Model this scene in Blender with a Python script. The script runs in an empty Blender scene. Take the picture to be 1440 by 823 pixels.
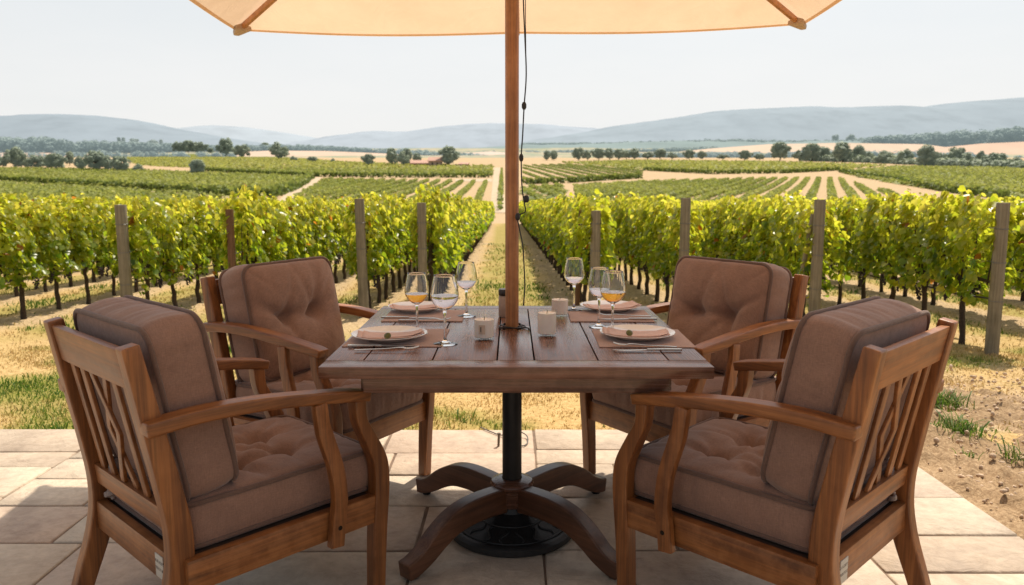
import bpy, bmesh, math, random
import numpy as np
from mathutils import Vector, Matrix, noise

random.seed(7)
rng = np.random.default_rng(7)
sc = bpy.context.scene
COL = sc.collection
R = math.radians

# ------------------------------------------------------------------ camera
PITCH = R(7.93)
FPX = 1081.0
CAMH = 1.25
cam_d = bpy.data.cameras.new('camera')
cam = bpy.data.objects.new('camera', cam_d)
COL.objects.link(cam)
cam.location = (0, 0, CAMH)
cam.rotation_euler = (R(90) - PITCH, 0, 0)
cam_d.sensor_width = 36.0
cam_d.lens = 36.0 * FPX / 1440.0
cam_d.clip_start = 0.05
cam_d.clip_end = 60000
cam_d.dof.use_dof = True
cam_d.dof.focus_distance = 2.5
cam_d.dof.aperture_fstop = 5.0
sc.camera = cam


def ray(px, py):
    """slope dz/dy and dx/dy of the sight line through a photo point"""
    u = (411.5 - py) / FPX
    Y = math.cos(PITCH) + u * math.sin(PITCH)
    Z = -math.sin(PITCH) + u * math.cos(PITCH)
    return (px - 720) / FPX / Y, Z / Y


def on_plane(px, py, z):
    a, s = ray(px, py)
    d = (z - CAMH) / s
    return Vector((a * d, d, z))


# ------------------------------------------------------------------ object helpers
def link(o, parent=None):
    COL.objects.link(o)
    if parent is not None:
        o.parent = parent
    return o


def tag(o, label=None, cat=None, group=None, kind=None):
    if label: o['label'] = label
    if cat: o['category'] = cat
    if group: o['group'] = group
    if kind: o['kind'] = kind
    return o


def empty(name, loc=(0, 0, 0), rz=0.0):
    o = bpy.data.objects.new(name, None)
    o.empty_display_size = 0.1
    o.location = loc
    o.rotation_euler = (0, 0, rz)
    return link(o)


class MB:
    """collects shapes that make up ONE mesh"""
    def __init__(s):
        s.v = []; s.f = []

    def add(s, vs, fs):
        n = len(s.v)
        s.v += [tuple(v) for v in vs]
        s.f += [tuple(i + n for i in f) for f in fs]
        return s

    def box(s, x0, x1, y0, y1, z0, z1, M=None):
        vs = [Vector((x, y, z)) for z in (z0, z1) for y in (y0, y1) for x in (x0, x1)]
        if M is not None: vs = [M @ v for v in vs]
        return s.add(vs, [(0, 2, 3, 1), (4, 5, 7, 6), (0, 1, 5, 4), (2, 6, 7, 3), (0, 4, 6, 2), (1, 3, 7, 5)])

    def sweep(s, path, B, wa, wb):
        """square section along a path; B = constant side vector, wa = in-plane widths, wb = side widths"""
        n = len(path); P = [Vector(p) for p in path]; B = Vector(B).normalized()
        vs = []; fs = []
        for i in range(n):
            t = (P[min(i + 1, n - 1)] - P[max(i - 1, 0)]).normalized()
            N = B.cross(t).normalized()
            a = (wa[i] if hasattr(wa, '__len__') else wa) / 2
            b = (wb[i] if hasattr(wb, '__len__') else wb) / 2
            vs += [P[i] + N * a + B * b, P[i] - N * a + B * b, P[i] - N * a - B * b, P[i] + N * a - B * b]
        for i in range(n - 1):
            for k in range(4):
                fs.append((4 * i + k, 4 * i + (k + 1) % 4, 4 * i + 4 + (k + 1) % 4, 4 * i + 4 + k))
        fs.append((3, 2, 1, 0)); e = 4 * (n - 1)
        fs.append((e, e + 1, e + 2, e + 3))
        return s.add(vs, fs)

    def tube(s, path, r, n=8, closed=False, caps=True):
        P = [Vector(p) for p in path]; m = len(P); vs = []; fs = []
        ref = Vector((0, 0, 1))
        prevN = None
        for i in range(m):
            if closed: t = P[(i + 1) % m] - P[(i - 1) % m]
            else: t = P[min(i + 1, m - 1)] - P[max(i - 1, 0)]
            t = t.normalized() if t.length > 1e-9 else Vector((0, 0, 1))
            if prevN is None:
                N = t.cross(ref)
                if N.length < 1e-3: N = t.cross(Vector((1, 0, 0)))
            else:
                N = prevN - t * prevN.dot(t)
            N.normalize(); prevN = N; Bv = t.cross(N)
            rr = r[i] if hasattr(r, '__len__') else r
            for k in range(n):
                a = 2 * math.pi * k / n
                vs.append(P[i] + (N * math.cos(a) + Bv * math.sin(a)) * rr)
        for i in range(m if closed else m - 1):
            j = (i + 1) % m
            for k in range(n):
                fs.append((i * n + k, i * n + (k + 1) % n, j * n + (k + 1) % n, j * n + k))
        if not closed and caps:
            fs.append(tuple(range(n - 1, -1, -1))); fs.append(tuple(range((m - 1) * n, m * n)))
        return s.add(vs, fs)

    def lathe(s, prof, n=32, c=(0, 0, 0), close=True):
        """prof: list of (r, z); r=0 ends become poles"""
        vs = []; fs = []; rings = []
        for r, z in prof:
            if r < 1e-6:
                rings.append([len(vs)]); vs.append((c[0], c[1], c[2] + z))
            else:
                rings.append(list(range(len(vs), len(vs) + n)))
                vs += [(c[0] + r * math.cos(2 * math.pi * k / n), c[1] + r * math.sin(2 * math.pi * k / n), c[2] + z) for k in range(n)]
        for a, b in zip(rings, rings[1:]):
            for k in range(n):
                k2 = (k + 1) % n
                if len(a) == 1 and len(b) == 1: continue
                if len(a) == 1: fs.append((a[0], b[k2], b[k]))
                elif len(b) == 1: fs.append((a[k], a[k2], b[0]))
                else: fs.append((a[k], a[k2], b[k2], b[k]))
        return s.add(vs, fs)

    def build(s, name, mat, parent=None, smooth=False, bevel=0.0, seg=2, angle=30, loc=None):
        me = bpy.data.meshes.new(name)
        me.from_pydata(s.v, [], s.f)
        bm = bmesh.new(); bm.from_mesh(me)
        bmesh.ops.recalc_face_normals(bm, faces=bm.faces)
        if bevel > 0:
            es = [e for e in bm.edges if len(e.link_faces) == 2 and e.calc_face_angle(0) > R(angle)]
            bmesh.ops.bevel(bm, geom=es, offset=bevel, segments=seg, affect='EDGES', profile=0.6, clamp_overlap=True)
        bm.to_mesh(me); bm.free()
        if smooth or bevel > 0:
            me.polygons.foreach_set('use_smooth', [True] * len(me.polygons))
            if bevel > 0 or smooth == 'auto':
                try: me.set_sharp_from_angle(angle=R(42))
                except Exception: pass
        me.materials.append(mat)
        o = bpy.data.objects.new(name, me)
        if loc is not None: o.location = loc
        return link(o, parent)


def bulk(name, V, F, mat, parent=None, attr=None, smooth=False, do_link=True, attr2=None):
    """many same-sized faces from numpy arrays"""
    V = np.asarray(V, dtype=np.float32); F = np.asarray(F, dtype=np.int32)
    me = bpy.data.meshes.new(name)
    nf, k = F.shape
    me.vertices.add(len(V)); me.vertices.foreach_set('co', V.ravel())
    me.loops.add(nf * k); me.loops.foreach_set('vertex_index', F.ravel())
    me.polygons.add(nf)
    me.polygons.foreach_set('loop_start', np.arange(0, nf * k, k, dtype=np.int32))
    me.polygons.foreach_set('loop_total', np.full(nf, k, dtype=np.int32))
    if smooth: me.polygons.foreach_set('use_smooth', np.ones(nf, dtype=bool))
    for an, av in (('tint', attr), ('tint2', attr2)):
        if av is not None:
            a = me.attributes.new(an, 'FLOAT', 'POINT')
            a.data.foreach_set('value', np.asarray(av, dtype=np.float32))
    me.update(calc_edges=True); me.validate()
    me.materials.append(mat)
    o = bpy.data.objects.new(name, me)
    if do_link: link(o, parent)
    return o


def copy_tree(o, parent=None, skip=()):
    c = o.copy(); COL.objects.link(c)
    if parent is not None: c.parent = parent
    for ch in o.children:
        if ch.name.split('.')[0] in skip: continue
        copy_tree(ch, c, skip)
    return c


def smooth_path(pts, n=6):
    """Catmull-Rom through the points (tuples of any length)"""
    P = [np.array(p, float) for p in pts]
    P = [2 * P[0] - P[1]] + P + [2 * P[-1] - P[-2]]
    out = []
    for i in range(1, len(P) - 2):
        for k in range(n):
            t = k / n
            a, b, c, d = P[i - 1], P[i], P[i + 1], P[i + 2]
            out.append(0.5 * (2 * b + (c - a) * t + (2 * a - 5 * b + 4 * c - d) * t * t + (3 * b - 3 * c + d - a) * t ** 3))
    out.append(P[-2])
    return out


# ------------------------------------------------------------------ materials
def new_mat(name):
    m = bpy.data.materials.new(name); m.use_nodes = True
    nt = m.node_tree; nt.nodes.clear()
    out = nt.nodes.new('ShaderNodeOutputMaterial')
    return m, nt, out


def N(nt, t, **kw):
    n = nt.nodes.new('ShaderNode' + t)
    for k, v in kw.items():
        if k.startswith('in_'): n.inputs[k[3:].replace('_', ' ')].default_value = v
        else: setattr(n, k, v)
    return n


def ramp(nt, stops):
    n = nt.nodes.new('ShaderNodeValToRGB')
    els = n.color_ramp.elements
    while len(els) < len(stops): els.new(0.5)
    for e, (p, c) in zip(els, stops):
        e.position = p; e.color = (*c, 1) if len(c) == 3 else c
    return n


def noise_tex(nt, scale, detail=4, rough=0.55, vec=None, dist=0.0):
    n = nt.nodes.new('ShaderNodeTexNoise')
    n.inputs['Scale'].default_value = scale; n.inputs['Detail'].default_value = detail
    n.inputs['Roughness'].default_value = rough; n.inputs['Distortion'].default_value = dist
    if vec is not None: nt.links.new(vec, n.inputs['Vector'])
    return n


def mapping(nt, scale=(1, 1, 1), coord='Object', loc=(0, 0, 0)):
    tc = nt.nodes.new('ShaderNodeTexCoord'); mp = nt.nodes.new('ShaderNodeMapping')
    mp.inputs['Scale'].default_value = scale; mp.inputs['Location'].default_value = loc
    nt.links.new(tc.outputs[coord], mp.inputs['Vector'])
    return mp.outputs['Vector']


def mixc(nt, fac, a, b, mode='MIX'):
    n = nt.nodes.new('ShaderNodeMix'); n.data_type = 'RGBA'; n.blend_type = mode
    for sock, val in ((n.inputs[0], fac), (n.inputs[6], a), (n.inputs[7], b)):
        if hasattr(val, 'is_output') or isinstance(val, bpy.types.NodeSocket): nt.links.new(val, sock)
        else: sock.default_value = val if not hasattr(val, '__len__') else (*val[:3], 1)
    return n.outputs[2]


def math_node(nt, op, a, b=0.0, clamp=False):
    n = nt.nodes.new('ShaderNodeMath'); n.operation = op; n.use_clamp = clamp
    for sock, val in ((n.inputs[0], a), (n.inputs[1], b)):
        if isinstance(val, bpy.types.NodeSocket): nt.links.new(val, sock)
        else: sock.default_value = val
    return n.outputs[0]


def attr_fac(nt, name):
    n = nt.nodes.new('ShaderNodeAttribute'); n.attribute_name = name
    return n.outputs['Fac']


def principled(nt, out, **kw):
    b = nt.nodes.new('ShaderNodeBsdfPrincipled')
    for k, v in kw.items():
        sock = b.inputs[k.replace('_', ' ')]
        if isinstance(v, bpy.types.NodeSocket): nt.links.new(v, sock)
        else: sock.default_value = v if not hasattr(v, '__len__') else (*v[:3], 1) if sock.type == 'RGBA' else v[:3]
    nt.links.new(b.outputs[0], out.inputs['Surface'])
    return b


def bump(nt, height, strength=0.3, dist=0.01, normal=None):
    b = nt.nodes.new('ShaderNodeBump')
    b.inputs['Strength'].default_value = strength; b.inputs['Distance'].default_value = dist
    nt.links.new(height, b.inputs['Height'])
    if normal is not None: nt.links.new(normal, b.inputs['Normal'])
    return b.outputs['Normal']


def obj_random(nt):
    return nt.nodes.new('ShaderNodeObjectInfo').outputs['Random']


def wood(name, axis, dark, mid, light, rough=0.42, worn=0.25):
    m, nt, out = new_mat(name)
    s = [38, 38, 38]; s[axis] = 1.6
    v = mapping(nt, s)
    rnd = obj_random(nt)
    off = nt.nodes.new('ShaderNodeVectorMath'); off.operation = 'ADD'
    cmb = nt.nodes.new('ShaderNodeCombineXYZ')
    r9 = math_node(nt, 'MULTIPLY', rnd, 37.0)
    for i in range(3): nt.links.new(r9, cmb.inputs[i])
    nt.links.new(v, off.inputs[0]); nt.links.new(cmb.outputs[0], off.inputs[1])
    v2 = off.outputs[0]
    g1 = noise_tex(nt, 1.0, 6, 0.65, v2, 0.6)
    s2 = [150, 150, 150]; s2[axis] = 5
    g2 = noise_tex(nt, 1.0, 3, 0.6, mapping(nt, s2))
    s3 = [5, 5, 5]
    g3 = noise_tex(nt, 1.0, 3, 0.5, mapping(nt, s3))
    cr = ramp(nt, [(0.28, dark), (0.5, mid), (0.72, light)])
    nt.links.new(g1.outputs[0], cr.inputs[0])
    fine = ramp(nt, [(0.35, (0.62, 0.6, 0.58)), (0.62, (1.08, 1.06, 1.04))])
    nt.links.new(g2.outputs[0], fine.inputs[0])
    c = mixc(nt, 0.8, cr.outputs[0], fine.outputs[0], 'MULTIPLY')
    blotch = ramp(nt, [(0.3, (0.72, 0.68, 0.66)), (0.7, (1.12, 1.1, 1.08))])
    nt.links.new(g3.outputs[0], blotch.inputs[0])
    c = mixc(nt, 0.8, c, blotch.outputs[0], 'MULTIPLY')
    tone = ramp(nt, [(0.0, (0.82, 0.8, 0.78)), (1.0, (1.12, 1.12, 1.12))])
    nt.links.new(rnd, tone.inputs[0])
    c = mixc(nt, 0.8, c, tone.outputs[0], 'MULTIPLY')
    geo = N(nt, 'NewGeometry')
    pr_ = ramp(nt, [(0.505, (0, 0, 0)), (0.56, (1, 1, 1))]); nt.links.new(geo.outputs['Pointiness'], pr_.inputs[0])
    wn = noise_tex(nt, 24, 4, 0.6, mapping(nt)); wr = ramp(nt, [(0.42, (0, 0, 0)), (0.62, (1, 1, 1))]); nt.links.new(wn.outputs[0], wr.inputs[0])
    wear = math_node(nt, 'MULTIPLY', math_node(nt, 'MULTIPLY', pr_.outputs[0], wr.outputs[0]), 0.14)
    c = mixc(nt, wear, c, tuple(min(1, x * 1.7 + .05) for x in light))
    s4 = [420, 420, 420]; s4[axis] = 3
    sn = noise_tex(nt, 1, 2, 0.5, mapping(nt, s4)); sr_ = ramp(nt, [(0.60, (0, 0, 0)), (0.68, (1, 1, 1))]); nt.links.new(sn.outputs[0], sr_.inputs[0])
    c = mixc(nt, math_node(nt, 'MULTIPLY', sr_.outputs[0], 0.16), c, tuple(x * .45 for x in dark))
    rr = math_node(nt, 'MULTIPLY_ADD', g2.outputs[0], 0.25)
    nt.nodes[-1].inputs[2].default_value = rough - 0.1
    nrm = bump(nt, g2.outputs[0], 0.25, 0.0015)
    principled(nt, out, Base_Color=c, Roughness=rr, Normal=nrm, Coat_Weight=0.12, Coat_Roughness=0.3)
    return m


WD, WM, WL = (0.12, 0.040, 0.010), (0.275, 0.098, 0.024), (0.42, 0.170, 0.048)
wood_x = wood('chair_wood_x', 0, WD, WM, WL)
wood_y = wood('chair_wood_y', 1, WD, WM, WL)
wood_z = wood('chair_wood_z', 2, WD, WM, WL)
TD, TM, TL = (0.10, 0.040, 0.022), (0.17, 0.074, 0.042), (0.24, 0.112, 0.068)
table_wood_y = wood('table_wood_y', 1, TD, TM, TL, 0.24)
table_wood_x = wood('table_wood_x', 0, TD, TM, TL, 0.24)
rib_wood = wood('rib_wood', 1, (0.34, 0.13, 0.035), (0.46, 0.19, 0.055), (0.52, 0.24, 0.08), 0.45)
leg_wood = wood('leg_wood', 0, (0.06, 0.024, 0.011), (0.12, 0.048, 0.022), (0.18, 0.078, 0.038), 0.4)
pole_wood = wood('pole_wood', 2, (0.26, 0.10, 0.03), (0.37, 0.15, 0.048), (0.43, 0.19, 0.066), 0.4)


def fabric(name, col, weave=900, bstr=0.35):
    m, nt, out = new_mat(name)
    wv = mapping(nt, (1, 1, 1))
    n1 = noise_tex(nt, weave, 2, 0.7, wv)
    n2 = noise_tex(nt, 9, 4, 0.6, wv)
    sv = mapping(nt, (700, 60, 700)); n3 = noise_tex(nt, 1, 2, 0.6, sv)
    sv2 = mapping(nt, (60, 700, 60)); n4 = noise_tex(nt, 1, 2, 0.6, sv2)
    a = ramp(nt, [(0.3, tuple(x * 0.72 for x in col)), (0.7, tuple(min(1, x * 1.22) for x in col))])
    thr = math_node(nt, 'ADD', math_node(nt, 'MULTIPLY', n3.outputs[0], 0.5), math_node(nt, 'MULTIPLY', n4.outputs[0], 0.5))
    nt.links.new(thr, a.inputs[0])
    b = ramp(nt, [(0.3, (0.86, 0.85, 0.85)), (0.7, (1.1, 1.1, 1.1))])
    nt.links.new(n2.outputs[0], b.inputs[0])
    c = mixc(nt, 1.0, a.outputs[0], b.outputs[0], 'MULTIPLY')
    hh = math_node(nt, 'ADD', n1.outputs[0], thr)
    w = noise_tex(nt, 26, 3, 0.5, wv, 0.8)
    nb = bump(nt, w.outputs[0], 0.28, 0.006)
    nrm = bump(nt, hh, bstr, 0.001, nb)
    principled(nt, out, Base_Color=c, Roughness=0.85, Normal=nrm, Sheen_Weight=0.25, Sheen_Roughness=0.5, Specular_IOR_Level=0.25)
    return m


FAB = (0.285, 0.163, 0.116)
cushion_fabric = fabric('cushion_fabric', FAB)
piping_fabric = fabric('piping_fabric', (0.15, 0.088, 0.066))
placemat_fabric = fabric('placemat_fabric', (0.42, 0.255, 0.19), 1500)
napkin_fabric = fabric('napkin_fabric', (0.72, 0.47, 0.38), 1500)


def plain(name, col, rough=0.5, metal=0.0, nscale=None, var=0.15, bstr=0.0, bscale=60, bdist=0.002, **kw):
    m, nt, out = new_mat(name)
    c = col
    v = mapping(nt)
    if nscale:
        n = noise_tex(nt, nscale, 4, 0.6, v)
        rp = ramp(nt, [(0.3, tuple(x * (1 - var) for x in col)), (0.7, tuple(min(1, x * (1 + var)) for x in col))])
        nt.links.new(n.outputs[0], rp.inputs[0]); c = rp.outputs[0]
    args = dict(Base_Color=c, Roughness=rough, Metallic=metal); args.update(kw)
    if bstr:
        bn = noise_tex(nt, bscale, 5, 0.6, v)
        args['Normal'] = bump(nt, bn.outputs[0], bstr, bdist)
    principled(nt, out, **args)
    return m


iron = plain('cast_iron', (0.022, 0.021, 0.020), 0.5, 0.3, 30, 0.3, 0.5, 90, 0.002)
black_metal = plain('black_metal', (0.016, 0.016, 0.017), 0.42, 0.4, 12, 0.3, 0.1, 120)
peg_mat = plain('peg_metal', (0.16, 0.13, 0.10), 0.5, 0.3, 80, 0.2)
bolt_metal = plain('bolt_metal', (0.03, 0.025, 0.02), 0.4, 0.8, 80, 0.2)
cord_black = plain('cord_black', (0.012, 0.011, 0.011), 0.5, 0, 80, 0.2)
cord_grey = plain('cord_grey', (0.12, 0.11, 0.10), 0.5, 0, 80, 0.2)
steel = plain('brushed_steel', (0.62, 0.55, 0.48), 0.22, 1.0, 60, 0.08)
china = plain('glazed_china', (0.84, 0.79, 0.75), 0.16, 0, 25, 0.05, Coat_Weight=0.5, Coat_Roughness=0.05)
wax = plain('candle_wax', (0.97, 0.86, 0.77), 0.5, 0, 18, 0.05, Subsurface_Weight=0.12, Subsurface_Radius=(0.02, 0.01, 0.006), Subsurface_Scale=0.3)
olive_skin = plain('olive_skin', (0.13, 0.12, 0.02), 0.35, 0, 60, 0.4)
lid_metal = plain('lid_metal', (0.06, 0.05, 0.045), 0.35, 0.8, 50, 0.2)
label_paper = plain('label_paper', (0.62, 0.47, 0.36), 0.7, 0, 50, 0.06)
cork_mat = plain('jar_ceramic', (0.42, 0.30, 0.23), 0.5, 0, 40, 0.1)
dark_deck = plain('deck_dark', (0.045, 0.028, 0.02), 0.7, 0, 30, 0.3)
knob_plastic = plain('tie_cloth', (0.35, 0.28, 0.25), 0.8, 0, 200, 0.3)


def glass_mat(name, col=(1, 1, 1), rough=0.0, ior=1.45):
    m, nt, out = new_mat(name)
    n = noise_tex(nt, 6, 2, 0.5, mapping(nt))
    rp = ramp(nt, [(0.0, tuple(c * 0.985 for c in col)), (1.0, col)]); nt.links.new(n.outputs[0], rp.inputs[0])
    g = nt.nodes.new('ShaderNodeBsdfPrincipled')
    nt.links.new(rp.outputs[0], g.inputs['Base Color'])
    g.inputs['Roughness'].default_value = rough; g.inputs['IOR'].default_value = ior
    g.inputs['Transmission Weight'].default_value = 1.0
    nt.links.new(g.outputs[0], out.inputs['Surface'])
    return m


clear_glass = glass_mat('clear_glass', (0.985, 0.985, 0.98))
m, nt, out = new_mat('tumbler_glass')
lw_ = N(nt, 'LayerWeight'); lw_.inputs[0].default_value = .12
fq_ = ramp(nt, [(0, (.03,)*3), (.6, (.10,)*3), (1, (.55,)*3)]); nt.links.new(lw_.outputs['Facing'], fq_.inputs[0])
tr_ = N(nt, 'BsdfTransparent'); gl_ = N(nt, 'BsdfGlossy'); gl_.inputs['Roughness'].default_value = .02
n_ = noise_tex(nt, 8, 2, .5, mapping(nt)); rp_ = ramp(nt, [(0, (.985, .985, .98)), (1, (.995, .995, .99))]); nt.links.new(n_.outputs[0], rp_.inputs[0]); nt.links.new(rp_.outputs[0], tr_.inputs[0])
mx_ = N(nt, 'MixShader'); nt.links.new(fq_.outputs[0], mx_.inputs[0]); nt.links.new(tr_.outputs[0], mx_.inputs[1]); nt.links.new(gl_.outputs[0], mx_.inputs[2]); nt.links.new(mx_.outputs[0], out.inputs[0])
tumbler_glass = m
amber_wine = glass_mat('amber_wine', (0.84, 0.36, 0.035), 0.0, 1.34)
pale_wine = glass_mat('pale_wine', (0.84, 0.70, 0.68), 0.0, 1.34)

# canopy cloth: lets the sun through
m, nt, out = new_mat('canopy_cloth')
v = mapping(nt)
n1 = noise_tex(nt, 500, 2, 0.6, v); n2 = noise_tex(nt, 3, 4, 0.6, v)
rp = ramp(nt, [(0.3, (0.70, 0.53, 0.34)), (0.7, (0.78, 0.60, 0.40))]); nt.links.new(n2.outputs[0], rp.inputs[0])
d = N(nt, 'BsdfDiffuse'); t = N(nt, 'BsdfTranslucent')
nt.links.new(rp.outputs[0], d.inputs['Color'])
tr = ramp(nt, [(0.3, (0.77, 0.545, 0.37)), (0.7, (0.84, 0.615, 0.43))]); nt.links.new(n2.outputs[0], tr.inputs[0])
nt.links.new(tr.outputs[0], t.inputs['Color'])
n5 = noise_tex(nt, 5, 4, 0.55, v, 1.0); nr = bump(nt, n1.outputs[0], 0.2, 0.001, bump(nt, n5.outputs[0], 0.5, 0.02)); nt.links.new(nr, d.inputs['Normal']); nt.links.new(nr, t.inputs['Normal'])
mx = N(nt, 'MixShader'); mx.inputs[0].default_value = 0.46
nt.links.new(d.outputs[0], mx.inputs[1]); nt.links.new(t.outputs[0], mx.inputs[2])
nt.links.new(mx.outputs[0], out.inputs['Surface'])
canopy_cloth = m
pocket_cloth = fabric('pocket_cloth', (0.50, 0.36, 0.24), 700)


def leaf_mat(name, stops, trans_stops, tfac=0.42, rough=0.4, spec=0.5, haze_glow=None):
    m, nt, out = new_mat(name)
    a = attr_fac(nt, 'tint')
    r1 = ramp(nt, stops); r2 = ramp(nt, trans_stops)
    nt.links.new(a, r1.inputs[0]); nt.links.new(a, r2.inputs[0])
    b = nt.nodes.new('ShaderNodeBsdfPrincipled')
    nt.links.new(r1.outputs[0], b.inputs['Base Color'])
    b.inputs['Roughness'].default_value = rough
    b.inputs['Specular IOR Level'].default_value = spec
    if haze_glow:  # faint constant glow standing in for distant haze
        b.inputs['Emission Color'].default_value = (*haze_glow[:3], 1); b.inputs['Emission Strength'].default_value = haze_glow[3]
    t = N(nt, 'BsdfTranslucent'); nt.links.new(r2.outputs[0], t.inputs['Color'])
    mx = N(nt, 'MixShader'); mx.inputs[0].default_value = tfac
    nt.links.new(b.outputs[0], mx.inputs[1]); nt.links.new(t.outputs[0], mx.inputs[2])
    nt.links.new(mx.outputs[0], out.inputs['Surface'])
    return m


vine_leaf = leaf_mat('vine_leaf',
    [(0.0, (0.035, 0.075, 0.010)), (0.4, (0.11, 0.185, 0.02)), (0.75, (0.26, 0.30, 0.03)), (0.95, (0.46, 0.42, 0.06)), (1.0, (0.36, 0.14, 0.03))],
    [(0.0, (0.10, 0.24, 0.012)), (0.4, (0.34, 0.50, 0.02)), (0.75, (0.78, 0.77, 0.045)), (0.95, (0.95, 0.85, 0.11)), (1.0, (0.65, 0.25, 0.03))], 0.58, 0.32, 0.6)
field_leaf = leaf_mat('field_leaf',
    [(0.0, (0.11, 0.145, 0.045)), (0.5, (0.22, 0.255, 0.075)), (1.0, (0.36, 0.37, 0.12))],
    [(0.0, (0.16, 0.22, 0.04)), (0.5, (0.36, 0.42, 0.08)), (1.0, (0.55, 0.56, 0.14))], 0.36, 0.6, 0.2)
tree_leaf = leaf_mat('tree_leaf',  # its weak emission imitates airlight in front of the far trees
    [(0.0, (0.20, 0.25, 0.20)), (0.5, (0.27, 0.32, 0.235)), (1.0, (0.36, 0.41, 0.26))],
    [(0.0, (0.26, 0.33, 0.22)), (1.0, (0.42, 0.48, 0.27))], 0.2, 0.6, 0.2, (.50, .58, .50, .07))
hazy_leaf = leaf_mat('hazy_tree_leaf',  # haze painted in: bluish leaf colours plus a faint glow
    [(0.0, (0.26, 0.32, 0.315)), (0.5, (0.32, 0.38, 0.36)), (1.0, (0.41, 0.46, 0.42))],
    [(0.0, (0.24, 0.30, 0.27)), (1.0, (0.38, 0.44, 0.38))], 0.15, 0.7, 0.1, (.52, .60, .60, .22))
wood_leaf = leaf_mat('woodland_leaf',  # distance haze put into muted blue-green colours and emission
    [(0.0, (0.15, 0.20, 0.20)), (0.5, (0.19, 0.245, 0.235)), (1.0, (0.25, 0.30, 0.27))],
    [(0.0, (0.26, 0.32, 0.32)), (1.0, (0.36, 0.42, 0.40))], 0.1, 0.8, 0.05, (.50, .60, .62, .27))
grass_leaf = leaf_mat('grass_blade',
    [(0.0, (0.045, 0.10, 0.012)), (0.45, (0.15, 0.20, 0.035)), (0.7, (0.48, 0.36, 0.13)), (1.0, (0.66, 0.48, 0.22))],
    [(0.0, (0.10, 0.24, 0.015)), (0.45, (0.26, 0.34, 0.05)), (0.7, (0.4, 0.3, 0.1)), (1.0, (0.5, 0.36, 0.16))], 0.35, 0.6, 0.25)
bark = plain('vine_bark', (0.055, 0.038, 0.028), 0.9, 0, 60, 0.5, 0.9, 120, 0.006)
tree_bark = plain('tree_bark', (0.09, 0.075, 0.06), 0.9, 0, 8, 0.3)
grape_skin = plain('grape_skin', (0.030, 0.018, 0.038), 0.38, 0, 40, 0.5)
hose_mat = plain('hose_black', (0.05, 0.045, 0.042), 0.55, 0, 50, 0.2)
wire_mat = plain('wire_galvanised', (0.22, 0.21, 0.20), 0.5, 0.7, 40, 0.2)


def post_mat(name, a, b):
    m, nt, out = new_mat(name)
    g = noise_tex(nt, 1, 5, 0.65, mapping(nt, (60, 60, 3)), 0.5)
    k = noise_tex(nt, 5, 4, 0.6, mapping(nt))
    rp = ramp(nt, [(0.3, a), (0.7, b)]); nt.links.new(g.outputs[0], rp.inputs[0])
    bl = ramp(nt, [(0.3, (0.75, 0.74, 0.72)), (0.7, (1.1, 1.1, 1.1))]); nt.links.new(k.outputs[0], bl.inputs[0])
    c = mixc(nt, 1.0, rp.outputs[0], bl.outputs[0], 'MULTIPLY')
    principled(nt, out, Base_Color=c, Roughness=0.88, Normal=bump(nt, g.outputs[0], 0.7, 0.006))
    return m


post_grey = post_mat('weathered_post', (0.18, 0.15, 0.10), (0.35, 0.305, 0.22))
post_brown = post_mat('brown_post', (0.13, 0.065, 0.032), (0.24, 0.13, 0.07))

# ------------------------------------------------------------------ light and sky
SUN = Vector((0.55, 1.05, 2.05)).normalized()
elev = math.asin(SUN.z); azim = math.atan2(SUN.x, SUN.y)
sd = bpy.data.lights.new('sun', 'SUN'); sd.energy = 5.0; sd.angle = R(0.53); sd.color = (1.0, 0.91, 0.755)
so = bpy.data.objects.new('sun', sd); link(so)
so.rotation_euler = (-SUN).to_track_quat('-Z', 'Y').to_euler()
so.location = (0, 0, 30)

w = bpy.data.worlds.new('World'); sc.world = w; w.use_nodes = True
nt = w.node_tree; nt.nodes.clear()
sky = nt.nodes.new('ShaderNodeTexSky'); sky.sky_type = 'NISHITA'; sky.sun_disc = False
sky.sun_elevation = elev; sky.sun_rotation = azim
sky.altitude = 200; sky.air_density = 1.0; sky.dust_density = 4.0; sky.ozone_density = 1.0
hsv = nt.nodes.new('ShaderNodeHueSaturation'); hsv.inputs['Saturation'].default_value = 0.38
nt.links.new(sky.outputs[0], hsv.inputs['Color'])
bg = nt.nodes.new('ShaderNodeBackground'); bg.inputs['Strength'].default_value = 0.13
wo = nt.nodes.new('ShaderNodeOutputWorld')
tcw = nt.nodes.new('ShaderNodeTexCoord'); spw = nt.nodes.new('ShaderNodeSeparateXYZ'); nt.links.new(tcw.outputs['Generated'], spw.inputs[0])
hz_f = ramp(nt, [(0.0, (0.95, 0.95, 0.95)), (0.10, (0.90, 0.90, 0.90)), (0.27, (0.72, 0.72, 0.72)), (0.45, (0.16, 0.16, 0.16))]); nt.links.new(spw.outputs[2], hz_f.inputs[0])
hz_c = ramp(nt, [(0.0, (0.935, 0.92, 0.89)), (0.12, (0.925, 0.93, 0.925)), (0.25, (0.87, 0.91, 0.93))]); nt.links.new(spw.outputs[2], hz_c.inputs[0])
hz_n = noise_tex(nt, 2.2, 5, 0.6, mapping(nt, (1, 1, 4), 'Generated'))
hz_r = ramp(nt, [(0.35, (0.975, 0.985, 0.99)), (0.7, (1.03, 1.025, 1.02))]); nt.links.new(hz_n.outputs[0], hz_r.inputs[0])
hz_m = mixc(nt, 1.0, hz_c.outputs[0], hz_r.outputs[0], 'MULTIPLY')
vmul = nt.nodes.new('ShaderNodeVectorMath'); vmul.operation = 'SCALE'; vmul.inputs['Scale'].default_value = 1 / 0.13
nt.links.new(hz_m, vmul.inputs[0])
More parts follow.
